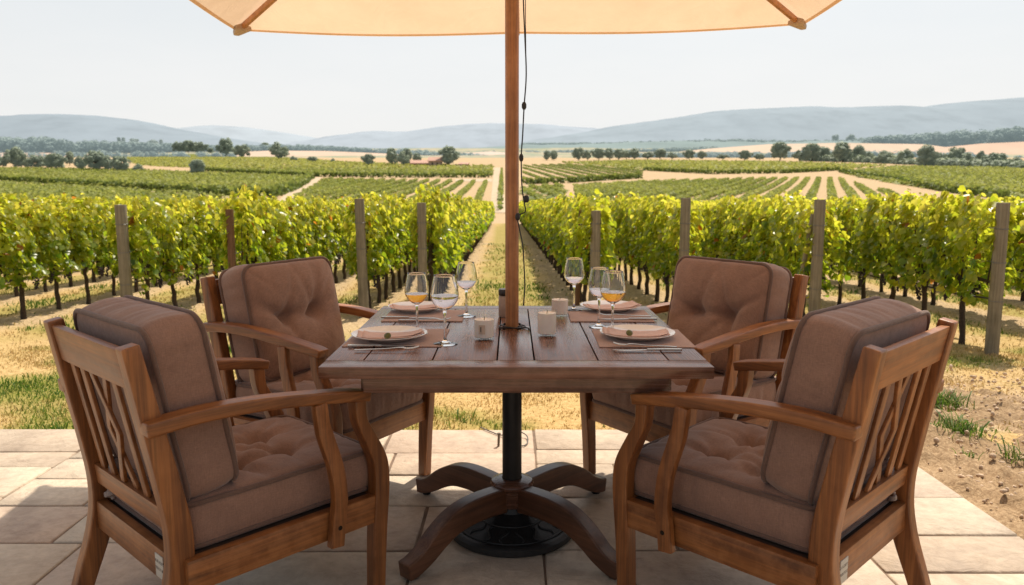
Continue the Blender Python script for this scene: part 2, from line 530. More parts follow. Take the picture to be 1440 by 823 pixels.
az_r = ramp(nt, [(0.25, (0.30, 0.30, 0.30)), (0.70, (1, 1, 1))]); az_v = math_node(nt, 'MULTIPLY_ADD', spw.outputs[1], 0.5); nt.nodes[-1].inputs[2].default_value = 0.5
nt.links.new(az_v, az_r.inputs[0])
skyc = mixc(nt, math_node(nt, 'MULTIPLY', hz_f.outputs[0], az_r.outputs[0]), hsv.outputs[0], vmul.outputs[0])
nt.links.new(skyc, bg.inputs['Color']); nt.links.new(bg.outputs[0], wo.inputs['Surface'])

sc.view_settings.view_transform = 'Standard'; sc.view_settings.look = 'None'
sc.view_settings.exposure = 0; sc.view_settings.gamma = 1
sc.render.engine = 'CYCLES'
cy = sc.cycles
cy.use_denoising = True
try: cy.denoiser = 'OPENIMAGEDENOISE'
except Exception: pass
cy.max_bounces = 10; cy.diffuse_bounces = 4; cy.glossy_bounces = 4; cy.transmission_bounces = 10; cy.transparent_max_bounces = 12
cy.caustics_reflective = False; cy.caustics_refractive = False
cy.sample_clamp_indirect = 6.0

# ------------------------------------------------------------------ terrain
def zpx(D, py): return CAMH + ray(720, py)[1] * D


TER = [(-30, -.075), (3.6, -.075), (3.86, -.028), (6, -.06), (45, -.92), (52, -1.0), (62, -.72)]
for D, py in ((80, 276), (110, 263.5), (150, 251), (200, 238.5), (260, 231), (330, 226), (420, 223), (480, 222)):
    TER.append((D, zpx(D, py)))
TER += [(600, 13.0), (760, zpx(760, 223)), (900, zpx(900, 218)), (1300, zpx(1300, 213)), (1700, zpx(1700, 210)), (2600, zpx(2600, 209)), (9000, 120), (30000, 120)]
TER_D = np.array([t[0] for t in TER]); TER_Z = np.array([t[1] for t in TER])


def gz(y): return float(np.interp(y, TER_D, TER_Z))


_scan = np.concatenate([np.arange(45, 480, .5), np.arange(480, 2600, 2)])
_scz = np.interp(_scan, TER_D, TER_Z)


def at(px, py):
    """terrain point behind the near vines seen at this photo point"""
    a, s = ray(px, py)
    below = CAMH + s * _scan <= _scz
    i = int(np.argmax(below)) if below.any() else len(_scan) - 1
    D = float(_scan[i])
    return Vector((a * D, D, gz(D)))


ROWS_L = [(-0.86, 7.75), (-1.52, 7.7), (-2.52, 6.95), (-3.62, 7.15), (-4.92, 6.6)] + [(-4.92 - 1.2 * k, 6.6) for k in range(1, 15)]
ROWS_R = [(0.82, 7.35), (1.74, 7.5), (2.76, 6.75), (3.76, 5.9), (4.86, 6.0)] + [(4.86 + 1.2 * k, 6.2) for k in range(1, 15)]
ROW_YAW = -0.0085                       # the rows aim a touch left of the table


def row_x(x0, y): return x0 + ROW_YAW * (y - 7)


def fbm(x, y, s, o=4):
    return noise.fractal(Vector((x * s, y * s, 3.1)), 0.6, 2.0, o)


ys = np.concatenate([np.arange(-12, 3.5, 1.5), np.arange(3.5, 10, .07), np.arange(10, 48, .35), np.arange(48, 200, 3), np.arange(200, 480, 8), np.geomspace(480, 2600, 60), np.geomspace(2700, 30000, 12)])
ss = np.linspace(-1, 1, 261)
V = []; TG = []; TS = []
rx = np.array([r[0] for r in ROWS_L + ROWS_R])
for y in ys:
    hw = 7 + 1.05 * max(y, 0) if y < 2600 else 1.6 * y
    z0 = gz(y)
    X = ss * hw
    for x in X:
        z = z0
        green = soil = 0.0
        if 3.9 < y < 44:
            if y > 6.2:
                dd = float(np.min(np.abs(rx + ROW_YAW * (y - 7) - x)))
                n = fbm(x, y, 1.1)
                soil = max(0, min(1, (0.36 - dd) / 0.16 + n * 1.2))
                green = max(0, min(.62, (dd - 0.32) / 0.12 + n * 0.9))
                fade = min(1, (y - 6.2) / 1.2)
                lawn = max(0, min(1, 0.22 + fbm(x, y, .8) * 1.6))
                green = green * fade + lawn * (1 - fade); soil *= fade
                z += soil * (0.012 + 0.03 * fbm(x, y, 5, 3)) 
            else:
                green = max(0, min(1, 0.24 + fbm(x, y, .75) * 1.7))
                z += 0.012 * fbm(x, y, 2.5, 3)
                soil = max(0, min(1, (x - 1.4) * 0.9)) * max(0, min(1, (5.6 - y + fbm(x, y, 1) * .8) / 0.9))
        elif y >= 44:
            soil = 1.0 if y < 480 else 0.0
            green = 0.0
            if y > 900: z += 3.5 * fbm(x, y, .004, 2)
        V.append((x, y, z)); TG.append(green); TS.append(soil)
nx = len(ss); ny = len(ys)
idx = np.arange(nx * ny).reshape(ny, nx)
F = np.stack([idx[:-1, :-1], idx[:-1, 1:], idx[1:, 1:], idx[1:, :-1]], -1).reshape(-1, 4)
m, nt, out = new_mat('ground_earth_and_grass')
v = mapping(nt)
gr = attr_fac(nt, 'tint'); sl = attr_fac(nt, 'tint2')
n1 = noise_tex(nt, 1.6, 6, 0.65, v); n2 = noise_tex(nt, 30, 5, 0.7, v); n3 = noise_tex(nt, 0.012, 4, 0.6, v)
straw = ramp(nt, [(0.25, (0.30, 0.19, 0.075)), (0.5, (0.55, 0.375, 0.165)), (0.75, (0.68, 0.49, 0.25))]); nt.links.new(n2.outputs[0], straw.inputs[0])
grn = ramp(nt, [(0.25, (0.10, 0.115, 0.02)), (0.5, (0.25, 0.235, 0.05)), (0.75, (0.40, 0.34, 0.11))]); nt.links.new(n2.outputs[0], grn.inputs[0])
ear = ramp(nt, [(0.25, (0.25, 0.16, 0.09)), (0.5, (0.50, 0.36, 0.21)), (0.75, (0.64, 0.49, 0.31))]); nt.links.new(n2.outputs[0], ear.inputs[0])
gf = math_node(nt, 'ADD', gr, math_node(nt, 'MULTIPLY_ADD', n1.outputs[0], 0.9), True); nt.nodes[-2].inputs[2].default_value = -0.45
c = mixc(nt, gf, straw.outputs[0], grn.outputs[0])
c = mixc(nt, sl, c, ear.outputs[0])
far = ramp(nt, [(0.30, (0.25, 0.28, 0.20)), (0.46, (0.30, 0.32, 0.22)), (0.52, (0.46, 0.37, 0.27)), (0.60, (0.26, 0.30, 0.22)), (0.75, (0.48, 0.38, 0.28))])
nt.links.new(n3.outputs[0], far.inputs[0])
sep = N(nt, 'SeparateXYZ'); nt.links.new(v, sep.inputs[0])
ff = math_node(nt, 'MULTIPLY', math_node(nt, 'SUBTRACT', sep.outputs[1], 470.0), 0.02, True)
c = mixc(nt, ff, c, far.outputs[0])
nrm = bump(nt, n2.outputs[0], 0.7, 0.02)
principled(nt, out, Base_Color=c, Roughness=0.95, Normal=nrm, Specular_IOR_Level=0.1)
ground_mat = m
g = bulk('ground', V, F, ground_mat, attr=TG, attr2=TS, smooth=True)
tag(g, kind='structure')

# bare rough earth beside the terrace
xs_ = np.arange(1.80, 5.6, .024); ys_ = np.arange(1.6, 5.5, .024)
V = []
for y in ys_:
    for x in xs_:
        edge = min(1, (5.45 - y) / 1.0, (5.55 - x) / .6, 1)
        edge = max(0, min(1, edge + 0.5 * fbm(x, y, 1.3, 3)))
        h = 0.034 * fbm(x, y, 5, 6) + 0.034 * abs(fbm(x + 9, y, 13, 4))
        near = min(1, (x - 1.80) / 0.2)
        V.append((x, y, -0.105 + 0.085 * edge + h * edge * (0.35 + .65 * near)))
nx = len(xs_); ny = len(ys_)
idx = np.arange(nx * ny).reshape(ny, nx)
F = np.stack([idx[:-1, :-1], idx[:-1, 1:], idx[1:, 1:], idx[1:, :-1]], -1).reshape(-1, 4)
m, nt, out = new_mat('bare_earth')
v = mapping(nt)
n1 = noise_tex(nt, 5, 6, 0.7, v); n2 = noise_tex(nt, 60, 5, 0.7, v)
rp = ramp(nt, [(0.25, (0.20, 0.13, 0.075)), (0.5, (0.39, 0.275, 0.165)), (0.75, (0.60, 0.45, 0.29))]); nt.links.new(n2.outputs[0], rp.inputs[0])
bl = ramp(nt, [(0.3, (0.68, 0.64, 0.6)), (0.7, (1.15, 1.12, 1.1))]); nt.links.new(n1.outputs[0], bl.inputs[0])
c = mixc(nt, 1.0, rp.outputs[0], bl.outputs[0], 'MULTIPLY')
principled(nt, out, Base_Color=c, Roughness=0.95, Normal=bump(nt, n2.outputs[0], 0.8, 0.012), Specular_IOR_Level=0.1)
earth_mat = m
tag(bulk('bare_earth', V, F, earth_mat, smooth=True), kind='structure')

# ------------------------------------------------------------------ terrace of stone slabs
PX0, PX1, PY0, PY1 = -5.2, 1.836, -2.2, 3.853
rects = []
rs = random.Random(21)


def split(x0, x1, y0, y1):
    w_, h_ = x1 - x0, y1 - y0
    if w_ < .80 and h_ < 0.48 and (w_ * h_ < .24 or rs.random() < .35):
        rects.append((x0, x1, y0, y1)); return
    if w_ < .42 and h_ < .42:
        rects.append((x0, x1, y0, y1)); return
    if w_ > h_ * 1.6:
        k = x0 + w_ * rs.uniform(.36, .64); split(x0, k, y0, y1); split(k, x1, y0, y1)
    else:
        k = y0 + h_ * rs.uniform(.36, .64); split(x0, x1, y0, k); split(x0, x1, k, y1)


split(PX0, PX1, PY0, PY1)
mb_v = []; mb_f = []; tint = []
for (x0, x1, y0, y1) in rects:
    gp = rs.uniform(.004, .0075); z = rs.uniform(-.003, .0015); tn = rs.random()
    sk = [rs.uniform(-.003, .003) for _ in range(8)]
    c = [(x0 + gp + sk[0], y0 + gp + sk[1]), (x1 - gp + sk[2], y0 + gp + sk[3]), (x1 - gp + sk[4], y1 - gp + sk[5]), (x0 + gp + sk[6], y1 - gp + sk[7])]
    for i, (a, b) in enumerate(c):
        c[i] = (min(a, PX1 - .002), min(b, PY1 - .002))
    cx, cy_ = (x0 + x1) / 2, (y0 + y1) / 2
    n = len(mb_v); b_ = .005
    tilt = [rs.uniform(-.0012, .0012) for _ in range(4)]
    mb_v += [(a, b, -.045) for a, b in c]
    mb_v += [(a, b, z - .004 + t_) for (a, b), t_ in zip(c, tilt)]
    mb_v += [(a + math.copysign(b_, cx - a), b + math.copysign(b_, cy_ - b), z + t_) for (a, b), t_ in zip(c, tilt)]
    for k in range(4):
        j = (k + 1) % 4
        mb_f += [(n + k, n + j, n + 4 + j, n + 4 + k), (n + 4 + k, n + 4 + j, n + 8 + j, n + 8 + k)]
    mb_f.append((n + 8, n + 9, n + 10, n + 11))
    tint += [tn] * 12
m, nt, out = new_mat('terrace_stone')
v = mapping(nt)
tn = attr_fac(nt, 'tint')
n1 = noise_tex(nt, 3.0, 6, 0.62, v, 0.5); n2 = noise_tex(nt, 22, 6, 0.68, v, 0.3); n3 = noise_tex(nt, 160, 3, 0.6, v)
ba = ramp(nt, [(0.0, (0.47, 0.375, 0.285)), (0.3, (0.60, 0.50, 0.385)), (0.55, (0.53, 0.41, 0.315)), (0.8, (0.63, 0.535, 0.42)), (1.0, (0.50, 0.41, 0.31))]); nt.links.new(tn, ba.inputs[0])
bl = ramp(nt, [(0.28, (0.70, 0.66, 0.64)), (0.5, (0.96, 0.95, 0.95)), (0.72, (1.13, 1.12, 1.1))]); nt.links.new(n1.outputs[0], bl.inputs[0])
c = mixc(nt, 1.0, ba.outputs[0], bl.outputs[0], 'MULTIPLY')
b2 = ramp(nt, [(0.3, (0.78, 0.75, 0.73)), (0.6, (1.05, 1.05, 1.05))]); nt.links.new(n2.outputs[0], b2.inputs[0])
c = mixc(nt, 0.8, c, b2.outputs[0], 'MULTIPLY')
vor = N(nt, 'TexVoronoi', feature='F1'); vor.inputs['Scale'].default_value = 6
vn = noise_tex(nt, 5, 4, 0.6, v); nt.links.new(vn.outputs[1], vor.inputs['Vector'])
hh = math_node(nt, 'ADD', math_node(nt, 'MULTIPLY', n2.outputs[0], 1.0), math_node(nt, 'MULTIPLY', n3.outputs[0], 0.25))
cl = noise_tex(nt, 9, 6, 0.6, mapping(nt, (1, 1.25, 1)), 0.7)
nb = bump(nt, cl.outputs[0], 0.75, 0.016)
nrm = bump(nt, hh, 0.45, 0.006, nb)
rr = ramp(nt, [(0.3, (0.55,) * 3), (0.7, (0.85,) * 3)]); nt.links.new(n1.outputs[0], rr.inputs[0])
principled(nt, out, Base_Color=c, Roughness=rr.outputs[0], Normal=nrm, Specular_IOR_Level=0.35)
stone = m

pt = bulk('stone_terrace', mb_v, mb_f, stone, attr=tint)
tag(pt, kind='structure')
mortar = plain('mortar', (0.20, 0.14, 0.10), 0.95, 0, 12, 0.25, 0.6, 90, 0.004)
mo = MB().box(PX0, PX1 - .004, PY0, PY1 - .004, -.085, -.0085).build('terrace_mortar_bed', mortar)
tag(mo, kind='structure')

# ------------------------------------------------------------------ chairs
def rrect_point(s, t, w, d, r):
    """square [-1,1]^2 -> rounded rectangle with half sizes w, d"""
    mth = max(abs(s), abs(t))
    if mth < 1e-9: return 0.0, 0.0
    bx, by = s / mth * w, t / mth * d
    cx, cy_ = w - r, d - r
    if abs(bx) > cx and abs(by) > cy_:
        vx, vy = abs(bx) - cx, abs(by) - cy_
        l = math.hypot(vx, vy)
        k = r / l
        bx = math.copysign(cx + vx * k, bx); by = math.copysign(cy_ + vy * k, by)
    return bx * mth, by * mth


def cushion(name, w, d, h, r, bulge, tufts, parent, seed, M, back_bulge=0.006, tuft_depth=0.03, lean=0.0):
    """box cushion, local: x = width, y = depth, z = thickness (tufted face up); M places it in the thing"""
    G = 44
    rr = random.Random(seed)
    ang = [[rr.uniform(0, 6.28) for _ in range(7)] for _ in tufts]
    vs = []; fs = []

    def face(zs, sgn, bl, tuft):
        base = len(vs)
        for j in range(G + 1):
            for i in range(G + 1):
                s = -1 + 2 * i / G; t = -1 + 2 * j / G
                s = math.sin(s * math.pi / 2) * .35 + s * .65; t = math.sin(t * math.pi / 2) * .35 + t * .65
                x, y = rrect_point(s, t, w, d, r)
                e = max(0.0, (1 - s ** 2)) * max(0.0, (1 - t ** 2))
                z = bl * e ** 0.42
                if tuft:
                    for (tx, ty), an in zip(tufts, ang):
                        dx, dy = x - tx, y - ty
                        q = math.hypot(dx, dy)
                        z -= tuft_depth * math.exp(-(q / .033) ** 2) + tuft_depth * .55 * math.exp(-(q / .085) ** 2)
                        a = math.atan2(dy, dx)
                        for a0 in an:
                            da = (a - a0 + math.pi) % (2 * math.pi) - math.pi
                            z -= .015 * math.exp(-(da * q / .013) ** 2) * math.exp(-q / .13) * min(1, q / .03) * (abs(da) < 1.2)
                    # pulled creases between neighbouring tufts
                    for a in range(len(tufts)):
                        for b in range(a):
                            (ax, ay), (bx, by) = tufts[a], tufts[b]
                            L = math.hypot(bx - ax, by - ay)
                            if L > .3: continue
                            u = ((x - ax) * (bx - ax) + (y - ay) * (by - ay)) / L / L
                            if 0 < u < 1:
                                px_, py_ = ax + u * (bx - ax), ay + u * (by - ay)
                                z -= .012 * math.exp(-(math.hypot(x - px_, y - py_) / .02) ** 2) * e ** .3
                    for cx, amp, f_ in ((.7, .0055, 34), (2.1, .003, 61)):
                        z += amp * noise.noise(Vector((x * f_ * .35 + cx, y * 5 + seed, cx))) * e ** .4
                z += .003 * noise.noise(Vector((x * 7, y * 7, seed))) * e ** .3
                vs.append((x, y, zs + sgn * z))
        for j in range(G):
            for i in range(G):
                a = base + j * (G + 1) + i
                q = (a, a + 1, a + G + 2, a + G + 1)
                fs.append(q if sgn > 0 else q[::-1])
        return base

    # seams wander a little
    face(h / 2, 1, bulge, True)
    face(-h / 2, -1, back_bulge, False)
    # boxing band
    loop = []
    n4 = 56
    for k in range(4 * n4):
        sd, q = divmod(k, n4); q = -1 + 2 * q / n4
        s, t = [(q, -1), (1, q), (-q, 1), (-1, -q)][sd]
        loop.append(rrect_point(s, t, w, d, r))
    nl = len(loop); base = len(vs); K = 7
    for kz in range(K + 1):
        f = kz / K
        for i, (x, y) in enumerate(loop):
            x1, y1 = loop[(i + 1) % nl]; x0, y0 = loop[i - 1]
            tx, ty = x1 - x0, y1 - y0; l = math.hypot(tx, ty)
            nx_, ny_ = ty / l, -tx / l
            b = math.sin(math.pi * f) ** .7
            o = .011 * b + .0052 * b * noise.noise(Vector((x * 24, y * 24, seed + f * .8))) + .0040 * b * noise.noise(Vector((x * 55, y * 55, seed + f * .4)))
            vs.append((x + nx_ * o, y + ny_ * o, -h / 2 + h * f))
    for kz in range(K):
        for i in range(nl):
            j = (i + 1) % nl
            fs.append((base + kz * nl + i, base + kz * nl + j, base + (kz + 1) * nl + j, base + (kz + 1) * nl + i))
    me = bpy.data.meshes.new(name)
    me.from_pydata([tuple(M @ Vector(v_)) for v_ in vs], [], fs)
    bm = bmesh.new(); bm.from_mesh(me)
    bmesh.ops.remove_doubles(bm, verts=bm.verts, dist=.0004)
    bmesh.ops.recalc_face_normals(bm, faces=bm.faces)
    bm.to_mesh(me); bm.free()
    me.polygons.foreach_set('use_smooth', [True] * len(me.polygons))
    me.materials.append(cushion_fabric)
    o = bpy.data.objects.new(name, me); link(o, parent)
    for zz in (h / 2, -h / 2):
        mb = MB()
        pts = [M @ Vector((x * 1.006, y * 1.006, zz + .0018 * noise.noise(Vector((x * 9, y * 9, seed + zz * 50))))) for x, y in loop[::2]]
        mb.tube(pts, .0072, 8, closed=True)
        mb.build('piping', piping_fabric, o, smooth=True)
    return o


def chair_parts(root, seed, tag_side):
    back = smooth_path([(0, -.372, 0), (0, -.330, .12), (0, -.280, .27), (0, -.270, .40), (0, -.293, .55), (0, -.322, .70), (0, -.358, .885)], 5)
    wb = np.interp([p[2] for p in back], [0, .27, .40, .885], [.044, .062, .060, .042])

    def yb(z): return float(np.interp(z, [p[2] for p in back], [p[1] for p in back]))
    fr = smooth_path([(0, .300, 0), (0, .309, .2), (0, .321, .36), (0, .316, .44), (0, .284, .515), (0, .256, .575), (0, .250, .640)], 5)
    wf = np.interp([p[2] for p in fr], [0, .36, .44, .575, .64], [.040, .052, .050, .036, .040])
    for s in (-1, 1):
        X = s * .262
        p = MB().sweep([(X, q[1], q[2]) for q in back], (1, 0, 0), wb, .044)
        p.build('leg', wood_z, root, bevel=.006, seg=3)
        p = MB().sweep([(s * .287, q[1], q[2]) for q in fr], (1, 0, 0), wf, .044)
        lg = p.build('leg', wood_z, root, bevel=.006, seg=3)
        arm = smooth_path([(s * .290, -.345, .688), (s * .291, -.22, .697), (s * .292, -.08, .694), (s * .292, .06, .680), (s * .291, .18, .663), (s * .288, .25, .652), (s * .287, .285, .644)], 5)
        wa = np.interp([q[1] for q in arm], [-.345, .0, .2, .285], [.036, .034, .033, .030])
        wx = np.interp([q[1] for q in arm], [-.345, .0, .15, .25, .285], [.050, .056, .060, .058, .052])
        a = MB().sweep(arm, (1, 0, 0), wa, wx)
        a.build('armrest', wood_y, root, bevel=.008, seg=3)
        sp = smooth_path([(s * .313, .108, .660), (s * .316, .118, .58), (s * .321, .148, .47), (s * .322, .158, .38), (s * .321, .150, .31), (s * .320, .142, .238)], 4)
        a = MB().sweep(sp, (1, 0, 0), [.040] * 4 + [.044] * (len(sp) - 4), .026)
        su = a.build('arm_support', wood_z, root, bevel=.005, seg=2)
        b = MB(); b.tube([(s * .332, .150, .295), (s * .3345, .150, .295)], .007, 10)
        b.build('bolt', bolt_metal, su)
        b = MB().box(min(s * .272, s * .304), max(s * .272, s * .304), -.268, .300, .254, .338)
        b.build('seat_rail', wood_y, root, bevel=.004)
    MB().box(-.27, .27, .296, .326, .256, .338).build('seat_rail', wood_x, root, bevel=.004)
    br = MB().box(-.241, .241, -.292, -.264, .262, .345).build('seat_rail', wood_x, root, bevel=.004)
    MB().box(-.268, .268, -.262, .294, .318, .334).build('seat_deck', dark_deck, root)
    # back frame: rails lean with the posts
    def rail(z0, z1, name, th=.026, curve=0.0, cap=False):
        n = 9; vs = []; fs = []
        for i in range(n):
            x = -.2405 + .481 * i / (n - 1)
            cz = curve * (1 - (x / .24) ** 2)
            for zz, dy in ((z0, th / 2), (z0, -th / 2), (z1 + cz, -th / 2), (z1 + cz, th / 2)):
                vs.append((x, yb(min(zz, .885)) + dy - .002, zz))
        for i in range(n - 1):
            for k in range(4):
                fs.append((4 * i + k, 4 * i + (k + 1) % 4, 4 * i + 4 + (k + 1) % 4, 4 * i + 4 + k))
        fs.append((3, 2, 1, 0)); e = 4 * (n - 1); fs.append((e, e + 1, e + 2, e + 3))
        return MB().add(vs, fs).build(name, wood_x, root, bevel=.005)
    rail(.772, .872, 'top_rail')
    rail(.398, .458, 'lower_rail')
    z0, z1 = .456, .774

    def ys(z): return yb(z0) + (yb(z1) - yb(z0)) * (z - z0) / (z1 - z0)
    for xs in (-.1875, -.1125, .1125, .1875):
        path = [(xs, ys(z) - .002, z) for z in np.linspace(z0, z1, 4)]
        MB().sweep(path, (1, 0, 0), .010, .032).build('slat', wood_z, root, bevel=.003)
    for s in (-1, 1):
        pts = smooth_path([(s * .0375 * k, 0, t_) for k, t_ in ((1.0, 0), (.92, .05), (0, .27), (-.92, .475), (-1.0, .5), (-.92, .525), (0, .73), (.92, .95), (1.0, 1.0))], 1)
        vs = []; fs = []
        for i, q in enumerate(pts):
            z = z0 + (z1 - z0) * min(1, max(0, q[2])); y = ys(z) - .002 + s * .0025; x = q[0]
            for a, b in ((-.0135, .005), (.0135, .005), (.0135, -.005), (-.0135, -.005)):
                vs.append((x + a, y + b, z))
        n = len(pts)
        for i in range(n - 1):
            for k in range(4):
                fs.append((4 * i + k, 4 * i + (k + 1) % 4, 4 * i + 4 + (k + 1) % 4, 4 * i + 4 + k))
        fs.append((3, 2, 1, 0)); fs.append(tuple(4 * (n - 1) + k for k in range(4)))
        MB().add(vs, fs).build('slat', wood_z, root, bevel=.0025)
    # cushions
    cushion('seat_cushion', .252, .288, .112, .035, .034, [(-.085, -.085), (.085, -.085), (-.085, .09), (.085, .09)], root, seed + .3,
            Matrix.Translation((0, .042, .402)), tuft_depth=.028)
    rj = random.Random(seed); lean = R(10.5 + rj.uniform(-.8, 1.2)); yaw = R(rj.uniform(-1.6, 1.6))
    Mb = Matrix.Translation((rj.uniform(-.006, .006), -.204, .694)) @ Matrix.Rotation(yaw, 4, 'Z') @ Matrix.Rotation(lean, 4, 'X') @ Matrix(((-1, 0, 0, 0), (0, 0, 1, 0), (0, 1, 0, 0), (0, 0, 0, 1)))
    cushion('back_cushion', .248, .230, .132, .05, .056, [(-.085, .005), (.085, .005)], root, seed + 1.7, Mb, back_bulge=.014, tuft_depth=.044)
    # cloth tie knotted round the back rail
    tk = MB()
    for k in range(3):
        a = k * 1.1
        tk.tube([(tag_side * -.215 + .010 * math.cos(a + q), -.262 + .010 * math.sin(a + q * 1.3), .352 + .004 * q) for q in np.linspace(0, 6, 14)], .0045, 6)
    tk.build('cushion_tie', knob_plastic, root, smooth=True)
    if tag_side:
        # maker's label plate with printed lines
        x0, x1 = sorted((tag_side * .172, tag_side * .218))
        MB().box(x0, x1, -.2945, -.2918, .268, .330).build('maker_label', label_plate, br, bevel=.0008)
    return root


m, nt, out = new_mat('label_plate')
v = mapping(nt)
sep = N(nt, 'SeparateXYZ'); nt.links.new(v, sep.inputs[0])
fz = math_node(nt, 'FRACT', math_node(nt, 'MULTIPLY', sep.outputs[2], 52.0))
band = math_node(nt, 'LESS_THAN', fz, 0.42)
nx_ = noise_tex(nt, 1, 2, 0.8, mapping(nt, (420, 1, 60)))
ink = math_node(nt, 'MULTIPLY', band, math_node(nt, 'GREATER_THAN', nx_.outputs[0], 0.47))
mid = math_node(nt, 'MULTIPLY', math_node(nt, 'GREATER_THAN', sep.outputs[2], 0.277), math_node(nt, 'LESS_THAN', sep.outputs[2], 0.322))
ink = math_node(nt, 'MULTIPLY', ink, mid)
c = mixc(nt, ink, (0.55, 0.51, 0.44), (0.12, 0.10, 0.085))
principled(nt, out, Base_Color=c, Roughness=0.5)
label_plate = m

poses = [
    ('wooden garden armchair seen from behind at the left front of the table', (-.829, 2.17), -43.2, -1, 1),
    ('wooden garden armchair seen from behind at the right front beside bare earth', (.760, 2.149), 44.6, 1, -1),
    ('wooden garden armchair facing us behind the left side of the table', (-.785, 3.12), -120.0, 0, 0),
    ('wooden garden armchair facing us behind the right side of the table', (.750, 3.16), 124.5, 0, 0),
]
for k, (lab, (x, y), th, side, _) in enumerate(poses):
    ch = empty('garden_armchair', (x, y, 0), R(th))
    tag(ch, lab, 'armchair', 'cushioned wooden armchairs round the table')
    chair_parts(ch, 3.0 + 2.1 * k, -side if side else 0)

# ------------------------------------------------------------------ table
TX, TY, TZ = .012, 2.637, .75
H = .551
tb = empty('patio_table', (TX, TY, 0))
tag(tb, 'square brown wooden table laid for four under the parasol', 'table')
# top: breadboard borders and planks with open joints
cuts = [-.8, -.44, -.1, .095, .43, .8]
bz0, bz1 = TZ - .034, TZ
edge = []
fb = MB().box(-H, H, -H, -H + .085, bz0, bz1); fb.build('border_board', table_wood_x, tb, bevel=.003)
MB().box(-H, H, H - .085, H, bz0, bz1).build('border_board', table_wood_x, tb, bevel=.003)
xs_b = [-H + .0] + [H * c_ for c_ in cuts] + [H]
for i, (a, b) in enumerate(zip(xs_b, xs_b[1:])):
    g0 = 0 if i == 0 else .0022; g1 = 0 if i == len(xs_b) - 2 else .0022
    mb = MB()
    if i == 3:   # the plank with the parasol hole
        hy = 2.68 - TY
        mb.box(a + g0, b - g1, -H + .0865, hy - .033, bz0, bz1)
        mb.build('plank', table_wood_y, tb, bevel=.0015)
        mb = MB().box(a + g0, b - g1, hy + .033, H - .0865, bz0, bz1)
        mb.build('plank', table_wood_y, tb, bevel=.0015)
        cx0, cx1 = -TX - .033, -TX + .033
        mb = MB().box(a + g0, cx0, hy - .033, hy + .033, bz0, bz1); mb.build('plank', table_wood_y, tb)
        mb = MB().box(cx1, b - g1, hy - .033, hy + .033, bz0, bz1); mb.build('plank', table_wood_y, tb)
    else:
        mb.box(a + g0, b - g1, -H + .0865, H - .0865, bz0, bz1).build('plank', table_wood_y, tb, bevel=.0015)
MB().box(-.46, -TX - .036, -.465, .465, TZ - .0385, TZ - .0355).build('added_gap_backing', dark_deck, tb)  # added dark sheet that blocks light showing through the plank gaps
MB().box(-TX + .036, .46, -.465, .465, TZ - .0385, TZ - .0355).build('added_gap_backing', dark_deck, tb)
for y0 in (-.40, .38):
    MB().box(-.47, .47, y0 - .03, y0 + .03, TZ - .056, TZ - .0395).build('batten', table_wood_x, tb)
ap0, ap1 = TZ - .085, TZ - .036
for s in (-1, 1):
    MB().box(-.435, .435, s * .50 - .011, s * .50 + .011, ap0, ap1).build('apron', table_wood_x, tb, bevel=.003)
    MB().box(s * .435 - (.011), s * .435 + .011, -.488, .488, ap0, ap1).build('apron', table_wood_y, tb, bevel=.003)
hub = MB().lathe([(.0365, .10), (.062, .10), (.068, .115), (.068, .165), (.078, .172), (.080, .182), (.074, .190), (.052, .197), (.0365, .199), (.0365, .10)], 32, (-TX, 2.68 - TY, 0))
hub.build('hub', table_wood_x, tb, smooth='auto', bevel=.001)
prof = smooth_path([(.050, .132), (.13, .140), (.22, .142), (.30, .130), (.37, .098), (.425, .062), (.475, .040), (.512, .034)], 6)
for deg in (-132, -47, 137, 44):
    a = R(deg); ux, uy = math.cos(a), math.sin(a)
    wv_ = np.interp([q[0] for q in prof], [.05, .24, .36, .44, .512], [.090, .086, .076, .062, .056])
    path = [(q[0], 0, q[1]) for q in prof]
    lg = MB().sweep(path, (0, 1, 0), wv_, .056).build('leg', leg_wood, tb, bevel=.006, seg=3, loc=(-TX, 2.68 - TY, 0))
    lg.rotation_euler = (0, 0, a)
    fx, fy = .478, 0
    MB().lathe([(0, .0), (.016, .0), (.018, .004), (.018, .010), (0, .010)], 16, (fx, fy, 0)).build('foot_pad', black_metal, lg, smooth='auto')

# ------------------------------------------------------------------ parasol
um = empty('patio_parasol', (0, 2.68, 0))
tag(um, 'square beige parasol on a wooden pole through the table', 'parasol')
base = MB().lathe([(0, .0), (.225, .0), (.231, .006), (.231, .024), (.224, .031), (.208, .034), (.20, .030), (.15, .046), (.09, .068), (.062, .080), (.056, .098), (.0355, .10), (0, .10)], 64)
bp = base.build('base_plate', iron, um, smooth='auto')
def bz(r_): return float(np.interp(r_, [.056, .062, .09, .15, .20], [.098, .080, .068, .046, .030]))


for r_, t_ in ((.196, .0045), (.118, .004)):   # cast rings and ribs of the base
    MB().tube([(r_ * math.cos(q), r_ * math.sin(q), bz(r_) + .001) for q in np.linspace(0, 2 * math.pi, 61)[:-1]], t_, 6, closed=True).build('cast_ring', iron, bp, smooth=True)
for k in range(18):
    a = 2 * math.pi * k / 18
    c = Vector((math.cos(a), math.sin(a), 0)); sd_ = Vector((-c.y, c.x, 0))
    p = []
    for q in np.linspace(0, 1, 9):
        r_ = .122 + .07 * q
        p.append(c * r_ + sd_ * (.011 * math.sin(q * math.pi * 2) * (1 if k % 2 else -1)) + Vector((0, 0, bz(r_) + .001)))
    MB().tube(p, [.002, .004, .0052, .0056, .0056, .0056, .0052, .004, .002], 6).build('cast_rib', iron, bp, smooth=True)
MB().lathe([(0, .09), (.035, .09), (.035, .712), (.030, .714), (0, .714)], 32).build('base_pole', black_metal, um, smooth='auto')
